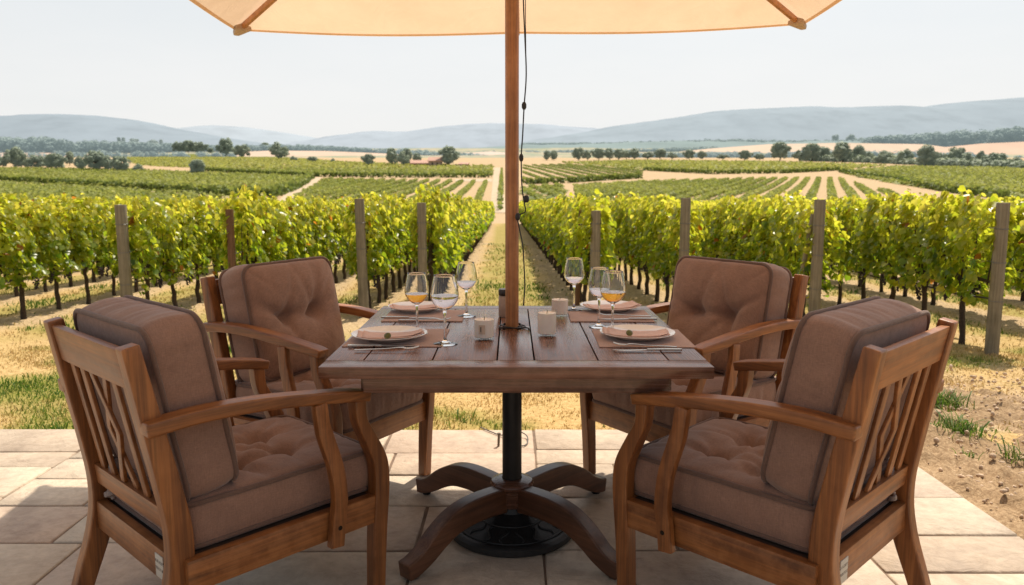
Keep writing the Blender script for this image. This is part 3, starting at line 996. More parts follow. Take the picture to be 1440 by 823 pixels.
MB().lathe([(0, .714), (.0235, .714), (.0235, 1.5), (.0235, 2.58), (0, 2.58)], 28).build('pole', pole_wood, um, smooth='auto')
AP = Vector((0, 0, 2.70))
CR = {(-1, 1): Vector((-1.43, 1.45, 2.045)), (1, 1): Vector((1.51, 1.45, 2.075)), (1, -1): Vector((1.46, -1.45, 2.06)), (-1, -1): Vector((-1.46, -1.45, 2.05))}
MD = {(0, 1): Vector((0.03, 1.41, 2.022)), (1, 0): Vector((1.40, 0, 2.07)), (0, -1): Vector((0, -1.41, 2.04)), (-1, 0): Vector((-1.36, 0, 2.06))}
order = [CR[(-1, 1)], MD[(0, 1)], CR[(1, 1)], MD[(1, 0)], CR[(1, -1)], MD[(0, -1)], CR[(-1, -1)], MD[(-1, 0)]]
vs = []; fs = []; K = 14; J = 12
for i in range(8):
    a, b = order[i], order[(i + 1) % 8]
    base_i = len(vs)
    for j in range(J + 1):
        f = j / J
        for k in range(K + 1):
            u = k / K
            p = AP.lerp(a.lerp(b, u), f)
            sag = math.sin(math.pi * u) * f
            p = p + Vector((0, 0, -.045 * sag * math.sin(math.pi * min(1, f * .8) ) - .0 * f))
            n_ = a.lerp(b, u); n_.z = 0
            p = p - n_.normalized() * (.035 * math.sin(math.pi * u) * f ** 6)
            p.z -= .05 * math.sin(math.pi * f) * .4
            vs.append(p)
    for j in range(J):
        for k in range(K):
            q = base_i + j * (K + 1) + k
            fs.append((q, q + 1, q + K + 2, q + K + 1))
    # hem
cm = MB().add(vs, fs)
me = bpy.data.meshes.new('canopy'); me.from_pydata([tuple(v_) for v_ in cm.v], [], cm.f)
bm = bmesh.new(); bm.from_mesh(me); bmesh.ops.remove_doubles(bm, verts=bm.verts, dist=.002); bmesh.ops.recalc_face_normals(bm, faces=bm.faces); bm.to_mesh(me); bm.free()
me.polygons.foreach_set('use_smooth', [True] * len(me.polygons)); me.materials.append(canopy_cloth)
can = link(bpy.data.objects.new('canopy', me), um)
# stitched hem along the edge
hem = []
for i in range(8):
    a, b = order[i], order[(i + 1) % 8]
    for k in range(K):
        u = k / K
        p = a.lerp(b, u); n_ = p.copy(); n_.z = 0
        p = p - n_.normalized() * (.035 * math.sin(math.pi * u))
        p = p + Vector((0, 0, -.045 * math.sin(math.pi * u) * math.sin(math.pi * .8) - .001))
        hem.append(p)
vs = []; fs = []
for p in hem:
    n_ = p.copy(); n_.z = 0; n_.normalize()
    vs += [p + n_ * .002, p - n_ * .022 + Vector((0, 0, .006))]
L = len(hem)
for i in range(L):
    j = (i + 1) % L
    fs.append((2 * i, 2 * j, 2 * j + 1, 2 * i + 1))
MB().add(vs, [f for f in fs]).build('hem', canopy_cloth, can, smooth=True)
for k, e in enumerate(order):
    top = AP + Vector((0, 0, -.10))
    d_ = (e - top)
    p0 = top + d_ * .03; p1 = top + d_ * .985
    p1.z -= .012
    mid = p0.lerp(p1, .5); mid.z -= .035
    n_ = e.copy(); n_.z = 0; n_.normalize()
    side = Vector((-n_.y, n_.x, 0))
    rb = MB().sweep([p0, mid, p1], side, .026, .019).build('rib', rib_wood, um, bevel=.003)
    if k % 2 == 0:
        q0 = top + d_ * .955; q0.z -= .012
        q1 = e + n_ * .004; q1.z -= .004
        MB().sweep([q0 + Vector((0, 0, -.004)), q1 + Vector((0, 0, -.012))], side, [.040, .026], [.085, .03]).build('corner_pocket', pocket_cloth, rb, bevel=.008)
MB().lathe([(.024, 2.50), (.05, 2.50), (.055, 2.52), (.055, 2.60), (.04, 2.62), (.024, 2.62)], 24).build('hub', pole_wood, um, smooth='auto')
MB().tube(smooth_path([(-.026, -.012, 2.02), (-.044, -.018, 1.985), (-.046, -.018, 1.965), (-.034, -.016, 1.955), (-.027, -.012, 1.968)], 5), .0045, 8).build('hook', black_metal, um, smooth=True)

# black cord with clips hanging down the pole
def pole_pt(px, py, y=2.64):
    a, s = ray(px, py); return Vector((a * y, y, CAMH + s * y))
cord = empty('pole_cord', (0, 2.68, .75))
tag(cord, 'thin black cord with small clips hanging beside the parasol pole', 'cord')
cp = [pole_pt(*q) for q in ((735, -80), (736, 0), (738, 50), (740, 105), (737, 150), (735, 190), (733, 222), (734, 262), (737, 284), (739, 297), (733, 301), (728, 306), (731, 325), (735, 345), (737, 375), (738, 405), (736, 430))]
off = Vector((0, -2.68, -.75))
MB().tube([Vector(p) + off for p in smooth_path([tuple(p) for p in cp], 5)], .0026, 6).build('cord_run', cord_black, cord, smooth=True)
MB().tube([Vector(p) + off for p in smooth_path([tuple(pole_pt(*q)) for q in ((739, -80), (739, 20), (740, 105))], 5)], .0014, 5).build('cord_run', cord_black, cord, smooth=True)
for (px, py), r_ in (((737, 149), .008), ((733, 222), .0075), ((740, 280), .010), ((728, 305), .0085)):
    c = pole_pt(px, py) + off
    MB().lathe([(0, -.013), (.6 * r_, -.012), (r_, -.005), (r_, .005), (.6 * r_, .012), (0, .013)], 14, tuple(c)).build('clip', cord_black, cord, smooth='auto')
lp = []
for q in np.linspace(0, 4.4 * math.pi, 60):
    r_ = .034 + .010 * math.sin(q * 1.7) + .006 * math.sin(q * .6)
    lp.append((r_ * math.cos(q - 1.2), r_ * math.sin(q - 1.2), .0045 + .016 * (.5 + .5 * math.sin(q * .8)) * (q / 14)))
lp += [(.052, -.02, .004), (.062, -.035, .0035), (.058, -.05, .0035)]
MB().tube(smooth_path(lp, 2), .0026, 6).build('cord_coil', cord_black, cord, smooth=True)

# ------------------------------------------------------------------ things on the table
def T(px, py, dz=0.0):
    p = on_plane(px, py, TZ); p.z += dz; return p


def rect_sheet(cx, cy_, w, d, z, th, rot=0.0, wav=0.0, seed=0):
    M = Matrix.Translation((cx, cy_, z)) @ Matrix.Rotation(rot, 4, 'Z')
    n = 10; vs = []; fs = []
    for top in (0, 1):
        for j in range(n + 1):
            for i in range(n + 1):
                x, y = (-.5 + i / n) * w, (-.5 + j / n) * d
                vs.append(M @ Vector((x, y, top * th + wav * (.5 + .5 * noise.noise(Vector((x * 14 + seed, y * 14, seed)))) * top)))
    k = (n + 1) ** 2
    for j in range(n):
        for i in range(n):
            a = j * (n + 1) + i
            fs += [(a, a + n + 1, a + n + 2, a + 1), (k + a, k + a + 1, k + a + n + 2, k + a + n + 1)]
    ring = [i for i in range(n + 1)] + [(j + 1) * (n + 1) - 1 for j in range(1, n + 1)] + [n * (n + 1) + i for i in range(n - 1, -1, -1)] + [j * (n + 1) for j in range(n - 1, 0, -1)]
    for a, b in zip(ring, ring[1:] + ring[:1]): fs.append((a, b, k + b, k + a))
    return MB().add(vs, fs)


def place_local(o, p):
    """move a mesh built in world space so that its origin sits at p"""
    o.data.transform(Matrix.Translation(-Vector(p))); o.location = p
    return o


MATS = [('front left', -.375, 2.50, .31, .30), ('front right', .425, 2.49, .30, .30), ('back left', -.335, 2.93, .30, .26), ('back right', .375, 2.93, .31, .27)]
for (wh, x, y, w_, d_) in MATS:
    o = rect_sheet(x, y, w_, d_, TZ + .0005, .0022, rot=R(random.uniform(-1.5, 1.5)), wav=.0006, seed=x).build('placemat', placemat_fabric, smooth='auto', bevel=.0006)
    place_local(o, (x, y, TZ))
    tag(o, f'dusty pink cloth placemat at the {wh} place setting', 'placemat', 'placemats on the table')

plate_prof = [(0, .004), (.055, .004), (.066, .004), (.070, .001), (.074, .001), (.080, .006), (.116, .0165), (.1225, .0200), (.1235, .0212), (.1225, .0222), (.116, .0192), (.082, .0098), (.074, .0078), (0, .0078)]
PL = [('front left', (548, 478), 1.0), ('front right', (896, 476), 1.0), ('back left', (586, 438), .92), ('back right', (858, 437), .98)]
plates = {}
for wh, px, s_ in PL:
    p = T(*px); z0 = TZ + .0030
    o = MB().lathe([(r_ * s_, z_) for r_, z_ in plate_prof], 64).build('dinner_plate', china, smooth='auto')
    o.location = (p.x, p.y, z0); plates[wh] = o
    tag(o, f'white china plate with a pink napkin at the {wh} setting', 'plate', 'plates on the table')

# napkins: folded cloth lying across each plate
def napkin(wh, dx, dy, rot, tri):
    p = plates[wh].location
    n = 22; L_, W_ = (.215, .115)
    vs = []; fs = []
    cr, sr = math.cos(rot), math.sin(rot)
    for lay in range(2):
        for j in range(n + 1):
            for i in range(n + 1):
                u, v_ = -.5 + i / n, -.5 + j / n
                taper = 1 - (.55 * (u + .5) if tri else .22 * (u + .5)) - lay * .05
                x = u * L_ * (1 - lay * .10) + lay * .006; y = v_ * W_ * taper + lay * .008
                r_ = math.hypot(x + dx, y + dy)
                zb = float(np.interp(r_, [0, .082, .116, .123, .14], [.0086, .0106, .0205, .0232, .0232]))
                z = zb + .0012 * lay + .0026 * (.5 + .5 * noise.noise(Vector((x * 22 + lay * 5, y * 22, dx * 40)))) * (1 if lay else .4) + .012 * max(0, u - .1) * lay * (1 if tri else .5)
                vs.append((p.x + dx + cr * x - sr * y, p.y + dy + sr * x + cr * y, p.z + z))
        b = lay * (n + 1) ** 2
        for j in range(n):
            for i in range(n):
                a = b + j * (n + 1) + i
                fs.append((a, a + 1, a + n + 2, a + n + 1))
    mb = MB().add(vs, fs)
    o = mb.build('napkin', napkin_fabric, smooth=True)
    sm = o.modifiers.new('thickness', 'SOLIDIFY'); sm.thickness = .0014; sm.offset = 1
    place_local(o, (p.x + dx, p.y + dy, p.z))
    tag(o, f'folded dusty pink napkin lying on the {wh} plate', 'napkin', 'napkins on the plates')
    return o


napkin('front left', .005, -.005, R(8), True)
napkin('front right', -.005, -.004, R(-6), False)
napkin('back left', .0, .0, R(15), True)
napkin('back right', .01, .0, R(12), False)


def olive(px, py, rot, side):
    p = on_plane(px, py, TZ + .026)
    prof = [(0, -.014), (.0055, -.0125), (.0092, -.007), (.0100, 0), (.0090, .007), (.0056, .0122), (0, .0138)]
    o = MB().lathe(prof, 20).build('olive', olive_skin, smooth=True)
    o.location = (p.x, p.y, TZ + .030); o.rotation_euler = (R(72), 0, rot)
    tag(o, f'green olive on the napkin of the {side} front plate', 'olive', 'olives on the plates')


olive(545, 474, R(40), 'left'); olive(885, 470, R(-30), 'right')


def fork(p, rot):
    mb = MB()
    hp = smooth_path([(-.095, 0, .004), (-.05, 0, .0055), (0, 0, .007), (.035, 0, .010), (.055, 0, .010)], 5)
    wx = np.interp([q[0] for q in hp], [-.095, -.06, .0, .035, .055], [.011, .010, .006, .0065, .013])
    mb.sweep(hp, (0, 1, 0), .0028, wx)
    for k in range(4):
        yy = -.0075 + .005 * k
        tp = smooth_path([(.052, yy * .8, .010), (.062, yy, .0075), (.082, yy, .0085), (.100, yy * .95, .0135)], 4)
        mb.sweep(tp, (0, 1, 0), .0022, .0025)
    o = mb.build('fork', steel, smooth='auto', bevel=.0007)
    o.location = p; o.rotation_euler = (0, 0, rot)
    return o


def knife(p, rot):
    mb = MB()
    hp = smooth_path([(-.105, 0, .004), (-.06, 0, .0045), (0, 0, .004)], 5)
    mb.sweep(hp, (0, 1, 0), .0065, np.interp([q[0] for q in hp], [-.105, -.06, 0], [.014, .012, .009]))
    bp_ = smooth_path([(0, 0, .004), (.02, .001, .0035), (.06, .002, .0032), (.09, .001, .0032), (.105, -.003, .0032)], 4)
    mb.sweep(bp_, (0, 1, 0), .0016, np.interp([q[0] for q in bp_], [0, .02, .07, .09, .105], [.009, .016, .018, .014, .004]))
    o = mb.build('knife', steel, smooth='auto', bevel=.0006)
    o.location = p; o.rotation_euler = (0, 0, rot)
    return o


def cut(fn, px, rot, lab, cat, dz=.0030):
    p = T(*px); o = fn((p.x, p.y, TZ + dz), R(rot)); tag(o, lab, cat, cat + 's on the placemats')


cut(knife, (537, 489), 2, 'steel knife lying in front of the front left plate', 'knife')
cut(fork, (543, 495), 3, 'steel fork lying at the front edge of the front left placemat', 'fork')
cut(fork, (908, 490), 174, 'steel fork lying in front of the front right plate, tines to the left', 'fork')
cut(knife, (910, 495), 181, 'steel knife at the front edge of the front right placemat', 'knife')
cut(knife, (575, 449), -3, 'steel knife lying in front of the back left plate', 'knife')
cut(fork, (596, 453), -4, 'steel fork lying by the back left plate', 'fork')
cut(fork, (880, 447), 178, 'steel fork lying in front of the back right plate', 'fork')
cut(knife, (884, 451), 179, 'steel knife lying at the front edge of the back right placemat', 'knife')

# wine glasses: outer and inner wall in one closed shell
def wine_glass(px, h, rb, lab, wine=None, fill=0.0, rim=.74):
    p = T(*px)
    t = .0011
    bz = h * .49                       # bottom of the bowl
    hb = h - bz
    outer = []
    for f, r_ in ((0, .10), (.05, .38), (.12, .62), (.20, .80), (.30, .94), (.40, 1.0), (.50, .995), (.62, .955), (.75, .89), (.88, .815), (1.0, rim)):
        outer.append((r_ * rb, bz + hb * f))
    outer = [tuple(q) for q in smooth_path(outer, 3)]
    foot = [(0, .0), (rb * .88, .0), (rb * .90, .0012), (rb * .88, .0024), (rb * .5, .0052), (rb * .2, .0095), (.0052, .016), (.0042, .03), (.0040, h * .3), (.0042, h * .42), (.0062, bz - .004)]
    inner = [(max(r_ - t, 0.0005), z_) for r_, z_ in reversed(outer) if z_ > bz + .006]
    prof = foot + outer[1:] + [(outer[-1][0] - t * .5, h + .0005)] + inner + [(0, bz + .0055)]
    g_ = empty('wine_glass', (p.x, p.y, TZ + .0005))
    tag(g_, lab, 'wine glass', 'stemmed wine glasses on the table')
    MB().lathe(prof, 48).build('glass_shell', clear_glass, g_, smooth=True)
    if wine:
        top = bz + hb * fill
        wp = [(0, bz + .0062)]
        for r_, z_ in outer:
            if bz + .008 < z_ < top: wp.append((r_ - t - .0003, z_))
        rt = float(np.interp(top, [q[1] for q in outer], [q[0] for q in outer])) - t - .0003
        wp += [(rt, top), (0, top)]
        MB().lathe(wp, 48).build('wine', wine, g_, smooth='auto')


wine_glass((587, 470), .208, .0405, 'wine glass with amber wine, leftmost on the table', amber_wine, .34)
wine_glass((626, 484), .221, .0445, 'large wine glass half filled with pale wine, in front of the left candle', pale_wine, .42)
wine_glass((656, 445), .209, .0415, 'wine glass with a little pale wine at the left back of the table', pale_wine, .30)
wine_glass((807, 437), .212, .0420, 'wine glass with a little pale wine at the right back, beside the small candle', pale_wine, .27)
wine_glass((842, 460), .212, .0405, 'nearly clear wine glass standing right behind the amber one on the right', pale_wine, .30)
wine_glass((861, 470), .214, .0440, 'wine glass with amber wine on the right half of the table', amber_wine, .36)


def candle(px, r_, h, fill, lab, label=False):
    p = T(*px)
    c = empty('candle_jar', (p.x, p.y, TZ + .0005)); tag(c, lab, 'candle', 'candles in glass tumblers')
    t = .0032
    MB().lathe([(0, 0), (r_ - .003, 0), (r_, .003), (r_, h - .001), (r_ - t * .5, h), (r_ - t, h - .001), (r_ - t, .0085), (r_ - t - .004, .0065), (0, .0065)], 48).build('glass_cup', tumbler_glass, c, smooth='auto')
    rw = r_ - t - .0004
    MB().lathe([(0, .0072), (rw - .004, .0072), (rw, .0095), (rw, h * fill), (rw - .003, h * fill - .001), (rw * .4, h * fill - .003), (0, h * fill - .0035)], 40).build('wax', wax, c, smooth='auto')
    MB().tube([(0, 0, h * fill - .004), (.0007, 0, h * fill + .004), (.002, .0005, h * fill + .009)], .0012, 6).build('wick', cord_black, c)
    if label:
        vs = []; fs = []; n = 10
        for k in range(n + 1):
            a = R(-118 + 34 * k / n)
            for z_ in (.022, .052): vs.append(((r_ + .0005) * math.cos(a), (r_ + .0005) * math.sin(a), z_))
        for k in range(n): fs.append((2 * k, 2 * k + 2, 2 * k + 3, 2 * k + 1))
        lb = MB().add(vs, fs).build('paper_label', label_paper, c, smooth=True)
        vs = []; fs = []
        for k in range(5):
            a = R(-108 + 5 * k / 4)
            for z_ in (.029, .046): vs.append(((r_ + .0010) * math.cos(a), (r_ + .0010) * math.sin(a), z_))
        for k in range(4): fs.append((2 * k, 2 * k + 2, 2 * k + 3, 2 * k + 1))
        MB().add(vs, fs).build('printed_mark', lid_metal, lb)


candle((681, 477), .0355, .089, .74, 'labelled glass candle, left of the parasol pole', True)
candle((769, 472), .0345, .090, .86, 'glass candle just right of the parasol pole, front of two')
candle((787, 444), .0350, .072, .88, 'glass candle behind the other right one, by the back glass')
p = T(711, 446)
jr = empty('lidded_jar', (p.x - .002, p.y + .01, TZ + .0005)); tag(jr, 'small slim jar with a dark lid half hidden behind the parasol pole', 'jar')
MB().lathe([(0, 0), (.023, 0), (.025, .003), (.025, .078), (.022, .082), (0, .082)], 28).build('jar_body', cork_mat, jr, smooth='auto')
MB().lathe([(0, .083), (.0245, .083), (.0255, .086), (.0255, .104), (.023, .107), (0, .107)], 28).build('lid', lid_metal, jr, smooth='auto')

# grey cable lying at the back edge of the terrace
cb = [on_plane(*q, .004) for q in ((676, 601), (690, 607), (704, 612))] + [on_plane(712, 610, .02), on_plane(726, 606, .03), on_plane(740, 612, .012), on_plane(742, 622, .004), on_plane(736, 627, .004), on_plane(724, 626, .004)]
o = MB().tube(smooth_path([tuple(q) for q in cb], 6), .0032, 7).build('ground_cable', cord_grey, smooth=True)
place_local(o, cb[3]); tag(o, 'thin grey cable looping over the back edge of the terrace', 'cable')
pk = on_plane(701, 627, 0)
o = empty('cable_peg', pk); tag(o, 'short dark peg standing at the terrace edge holding the cable', 'peg')
MB().tube([(0, 0, 0), (.002, .004, .055)], .006, 10).build('peg_shaft', peg_mat, o, smooth='auto')
MB().lathe([(0, .055), (.009, .055), (.0095, .058), (.008, .063), (0, .064)], 14, (.002, .004, 0)).build('peg_cap', peg_mat, o, smooth='auto')

# ------------------------------------------------------------------ leaves in bulk
LEAF = np.array([(0, -.06, 0), (.30, -.16, .05), (.56, .22, .10), (.40, .62, .06), (0, 1.0, -.06), (-.30, -.16, .05), (-.56, .22, .10), (-.40, .62, .06)])

LEAF_F5 = np.array([(0, 1, 2, 3, 4), (0, 4, 7, 6, 5)])


def leaves(centres, normals, tips, sizes, tpl=LEAF, tf=LEAF_F5):
    n = len(centres)
    nrm = normals / np.linalg.norm(normals, axis=1, keepdims=True)
    tp = tips - (tips * nrm).sum(1, keepdims=True) * nrm
    tp /= np.linalg.norm(tp, axis=1, keepdims=True) + 1e-9
    sd_ = np.cross(tp, nrm)
    P = (centres[:, None, :] + sizes[:, None, None] * (tpl[None, :, 0:1] * sd_[:, None, :] + (tpl[None, :, 1:2] - .4) * tp[:, None, :] + tpl[None, :, 2:3] * nrm[:, None, :]))
    V_ = P.reshape(-1, 3)
    F_ = (tf[None] + (np.arange(n) * len(tpl))[:, None, None]).reshape(-1, tf.shape[1])
    return V_, F_


QUAD = np.array([(-.5, -.1, 0), (.5, -.1, .08), (.42, .9, 0), (-.42, .9, -.06)])
QUAD_F = np.array([(0, 1, 2, 3)])


def vine_cloud(n, seed, size=(.062, .108)):
    """leaf centres, normals, tips, sizes, tints for one trained vine, row along x"""
    r = np.random.default_rng(seed)
    L_ = .40
    x = r.uniform(-L_, L_, n * 2)
    ph = r.uniform(0, 6.3, 4)
    top = 1.13 + .05 * np.sin(x * 9 + ph[0]) + .05 * np.sin(x * 17 + ph[1]) - .10 * np.clip((np.abs(x) - .26) / .14, 0, 1) ** 2
    bot = .385 + .06 * np.sin(x * 11 + ph[2]) + .05 * np.sin(x * 23 + ph[3]) + .10 * np.clip((np.abs(x) - .2) / .2, 0, 1)
    z = bot + (top - bot) * r.uniform(0, 1, n * 2) ** .9
    half = .15 + .045 * np.sin(x * 13 + z * 7 + ph[1]) + .035 * np.sin(z * 19 + x * 8 + ph[2])
    half *= np.clip(.70 + 1.3 * (top - z), .4, 1)
    sgn = np.where(r.random(n * 2) < .5, -1, 1)
    rad = np.sqrt(r.uniform(.12, 1, n * 2))
    y = sgn * half * rad
    keep = r.random(n * 2) < (.55 + .45 * np.sin(x * 19 + z * 13 + ph[0]) * np.sin(z * 17 - x * 5 + ph[3]) + .12)
    keep &= np.cumsum(keep) <= n
    x, y, z, sgn, rad, top, bot = (a[keep] for a in (x, y, z, sgn, rad, top, bot))
    m_ = len(x)
    # shoots standing out of the top
    ns = 3
    sx = r.uniform(-.34, .34, ns)
    ex = []
    for q in sx:
        hgt = r.uniform(.03, .17); dx, dy = r.normal(0, .05, 2)
        for k in range(9):
            f = k / 8
            ex.append((q + dx * f + r.normal(0, .018), dy * f + r.normal(0, .02), 1.08 + hgt * f, .050 * (1 - .5 * f) + .014))
    ex = np.array(ex)
    C_ = np.concatenate([np.stack([x, y, z], 1), ex[:, :3]])
    nn = np.stack([r.normal(0, .55, m_), sgn * (.25 + rad * .8) + r.normal(0, .4, m_), .55 + r.normal(0, .45, m_)], 1)
    ne = r.normal(0, 1, (len(ex), 3)); ne[:, 2] += .4
    Nn = np.concatenate([nn, ne])
    tt = np.stack([r.normal(0, .6, m_), sgn * .35 + r.normal(0, .4, m_), -.9 + r.normal(0, .35, m_)], 1)
    te = r.normal(0, .5, (len(ex), 3)); te[:, 2] += .3
    Tt = np.concatenate([tt, te])
    S_ = np.concatenate([r.uniform(size[0], size[1], m_), ex[:, 3]])
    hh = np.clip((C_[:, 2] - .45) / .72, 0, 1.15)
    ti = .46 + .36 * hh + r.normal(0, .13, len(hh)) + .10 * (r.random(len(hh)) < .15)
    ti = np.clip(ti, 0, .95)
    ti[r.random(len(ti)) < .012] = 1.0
    return C_, Nn, Tt, S_, ti


def trunk_mb(seed, h=.50):
    r = random.Random(seed)
    lean = (r.uniform(-.03, .03), r.uniform(-.015, .015))
    pts = [(0, 0, -.05)]; rad = [.030]
    n = 7
    for k in range(1, n + 1):
        f = k / n
        pts.append((lean[0] * f + r.uniform(-.012, .012), lean[1] * f + r.uniform(-.010, .010), h * f))
        rad.append(.025 - .006 * f + r.uniform(-.002, .003) + (.014 if k == n else .006 if k == n - 1 else 0))
    mb = MB()
    pp = smooth_path([(*p, q) for p, q in zip(pts, rad)], 3)
    mb.tube([q[:3] for q in pp], [q[3] for q in pp], 8)
    top = pts[-1]
    for s in (-1, 1):
        arm = smooth_path([(top[0], top[1], top[2] - .02, .024), (top[0] + s * .10, top[1] + r.uniform(-.01, .01), top[2] + .035, .018), (top[0] + s * .25, r.uniform(-.01, .01), h + .02 + r.uniform(-.01, .015), .013), (s * .40, 0, h + .015, .009)], 4)
        mb.tube([q[:3] for q in arm], [q[3] for q in arm], 6)
        for _ in range(3):
            x = top[0] + s * r.uniform(.04, .36); d_ = (r.uniform(-.07, .07), r.uniform(-.05, .05))
            mb.tube([(x, 0, h), (x + d_[0] * .5, d_[1] * .5, h + .2), (x + d_[0], d_[1], h + .45)], [.008, .006, .003], 5)
    return mb


def grape_mb(seed):
    r = random.Random(seed)
    bm = bmesh.new()
    for k in range(30):
        f = k / 29
        z = -.125 * f; rr_ = .034 * (1 - .75 * f) + .004
        a = r.uniform(0, 6.3); q = rr_ * math.sqrt(r.uniform(.2, 1))
        bmesh.ops.create_icosphere(bm, subdivisions=1, radius=r.uniform(.0092, .0118), matrix=Matrix.Translation((q * math.cos(a), q * math.sin(a), z)))
    mb = MB(); bm.verts.ensure_lookup_table()
    mb.add([v.co.copy() for v in bm.verts], [tuple(v.index for v in f.verts) for f in bm.faces])
    bm.free()
    return mb


NV = 10
crowns = []; trunks = []; grapes = []
for k in range(NV):
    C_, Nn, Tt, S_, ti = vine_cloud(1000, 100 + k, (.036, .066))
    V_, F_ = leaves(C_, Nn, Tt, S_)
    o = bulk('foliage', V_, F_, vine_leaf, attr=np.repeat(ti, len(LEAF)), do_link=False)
    crowns.append(o.data); bpy.data.objects.remove(o)
    o = trunk_mb(k).build('trunk', bark, smooth=True); trunks.append(o.data); bpy.data.objects.remove(o)
for k in range(4):
    o = grape_mb(k).build('grape_bunch', grape_skin, smooth=True); grapes.append(o.data); bpy.data.objects.remove(o)

ORD = ['first', 'second', 'third', 'fourth', 'fifth', 'sixth', 'seventh', 'eighth', 'ninth', 'tenth', 'eleventh', 'twelfth', 'thirteenth', 'fourteenth', 'fifteenth', 'sixteenth', 'seventeenth', 'eighteenth', 'nineteenth', 'twentieth']
STEP = .60
rs = random.Random(5)
cand = []
for side, rows in (('left', ROWS_L), ('right', ROWS_R)):
    for ri, (x0, y0) in enumerate(rows):
        y = y0 + .42; k = 0
        end = 43 + rs.uniform(-.5, .5)
        while y < end:
            x = row_x(x0, y)
            if abs(x) < .70 * y + .9:
                cand.append((math.hypot(x, y), side, ri, k, x, y)); k += 1
            y += STEP + rs.uniform(-.03, .03)
# vines one can make out: the near ones of each row, fewer in rows hidden behind others
DEPTH_L = [60, 26, 24, 20, 20, 14, 12, 10, 8, 6]; DEPTH_R = [60, 26, 20, 18, 18, 14, 12, 10, 8, 6]
chosen = []; rest = []
for c in sorted(cand):
    dep = (DEPTH_L if c[1] == 'left' else DEPTH_R)
    lim = dep[c[2]] if c[2] < len(dep) else 4
    (chosen if c[3] < lim and len(chosen) < 300 else rest).append(c)
WHO = {'left': 'left', 'right': 'right'}
for (dd, side, ri, k, x, y) in chosen:
    z = gz(y) + .005
    rt = empty('grapevine', (x, y, z), R(90) + ROW_YAW * -1 + rs.uniform(-.05, .05) + (math.pi if rs.random() < .5 else 0))
    sc_ = rs.uniform(.93, 1.08) * (1.05 if k == 0 else 1)
    rt.scale = (1.0, rs.uniform(.95, 1.1), sc_)
    rowname = f'{ORD[ri]} row {side} of the path'
    if k < 12:
        tag(rt, f'leafy grapevine, {ORD[k]} from the front in the {rowname}', 'grapevine', f'grapevines in the {rowname}')
    else:
        tag(rt, f'small grapevine far back in the {rowname}', 'grapevine', f'far grapevines in the {rowname}')
    t_ = bpy.data.objects.new('trunk', trunks[rs.randrange(NV)]); link(t_, rt)
    f_ = bpy.data.objects.new('foliage', crowns[rs.randrange(NV)]); link(f_, rt)
    if rs.random() < .5: f_.rotation_euler.z = math.pi
    if dd < 17:
        for q in range(rs.choice((2, 3, 3))):
            b = bpy.data.objects.new('grape_bunch', grapes[rs.randrange(4)]); link(b, rt)
            b.location = (rs.uniform(-.26, .26) * (.4 if q == 0 else 1), rs.uniform(-.15, .15), .43 + rs.uniform(-.03, .07))
            b.rotation_euler.z = rs.uniform(0, 6)
# the rest of the vineyard reads as one mass
Vs, Fs, As = [], [], []; off_ = 0
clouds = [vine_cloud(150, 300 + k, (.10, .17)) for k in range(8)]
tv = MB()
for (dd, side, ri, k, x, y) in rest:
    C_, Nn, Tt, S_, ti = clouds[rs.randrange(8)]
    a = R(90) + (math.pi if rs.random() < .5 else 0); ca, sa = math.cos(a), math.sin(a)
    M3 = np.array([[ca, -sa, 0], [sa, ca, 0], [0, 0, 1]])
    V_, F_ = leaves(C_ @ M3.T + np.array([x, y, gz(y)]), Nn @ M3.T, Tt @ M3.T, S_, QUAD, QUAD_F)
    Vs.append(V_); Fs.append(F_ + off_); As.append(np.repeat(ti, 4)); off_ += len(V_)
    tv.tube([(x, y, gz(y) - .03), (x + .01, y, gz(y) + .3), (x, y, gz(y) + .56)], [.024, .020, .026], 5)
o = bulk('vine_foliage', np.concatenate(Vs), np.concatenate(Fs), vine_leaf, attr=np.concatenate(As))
tag(o, 'massed leaves of the many farther grapevines', 'vineyard', kind='stuff')
o = tv.build('vine_trunks', bark, smooth=True); tag(o, 'massed trunks of the many farther grapevines', 'vineyard', kind='stuff')

# posts at the row ends
def post(name, x, y, top, r_, mat, lab, group, leanx=0.0, leany=0.0, wires=True):
    z = gz(y); h = top - z
    o = empty(name, (x, y, z)); tag(o, lab, 'post', group)
    pr = smooth_path([(0, 0, -.1, r_ * 1.04), (leanx * .3, leany * .3, h * .3, r_ * 1.02), (leanx * .65, leany * .65, h * .65, r_ * .98), (leanx, leany, h - .012, r_ * .97), (leanx, leany, h, r_ * .90)], 4)
    MB().tube([q[:3] for q in pr], [q[3] for q in pr], 16).build('shaft', mat, o, smooth='auto')
    if wires:
        for zz in (.42, .72, .98):
            if zz > h - .08: continue
            f = zz / h
            c = (leanx * f, leany * f)
            MB().tube([(c[0] + (r_ * 1.03) * math.cos(q), c[1] + (r_ * 1.03) * math.sin(q), zz + .004 * math.sin(q)) for q in np.linspace(0, 2 * math.pi, 17)[:-1]], .0028, 5, closed=True).build('wire_wrap', wire_mat, o, smooth=True)
    return o


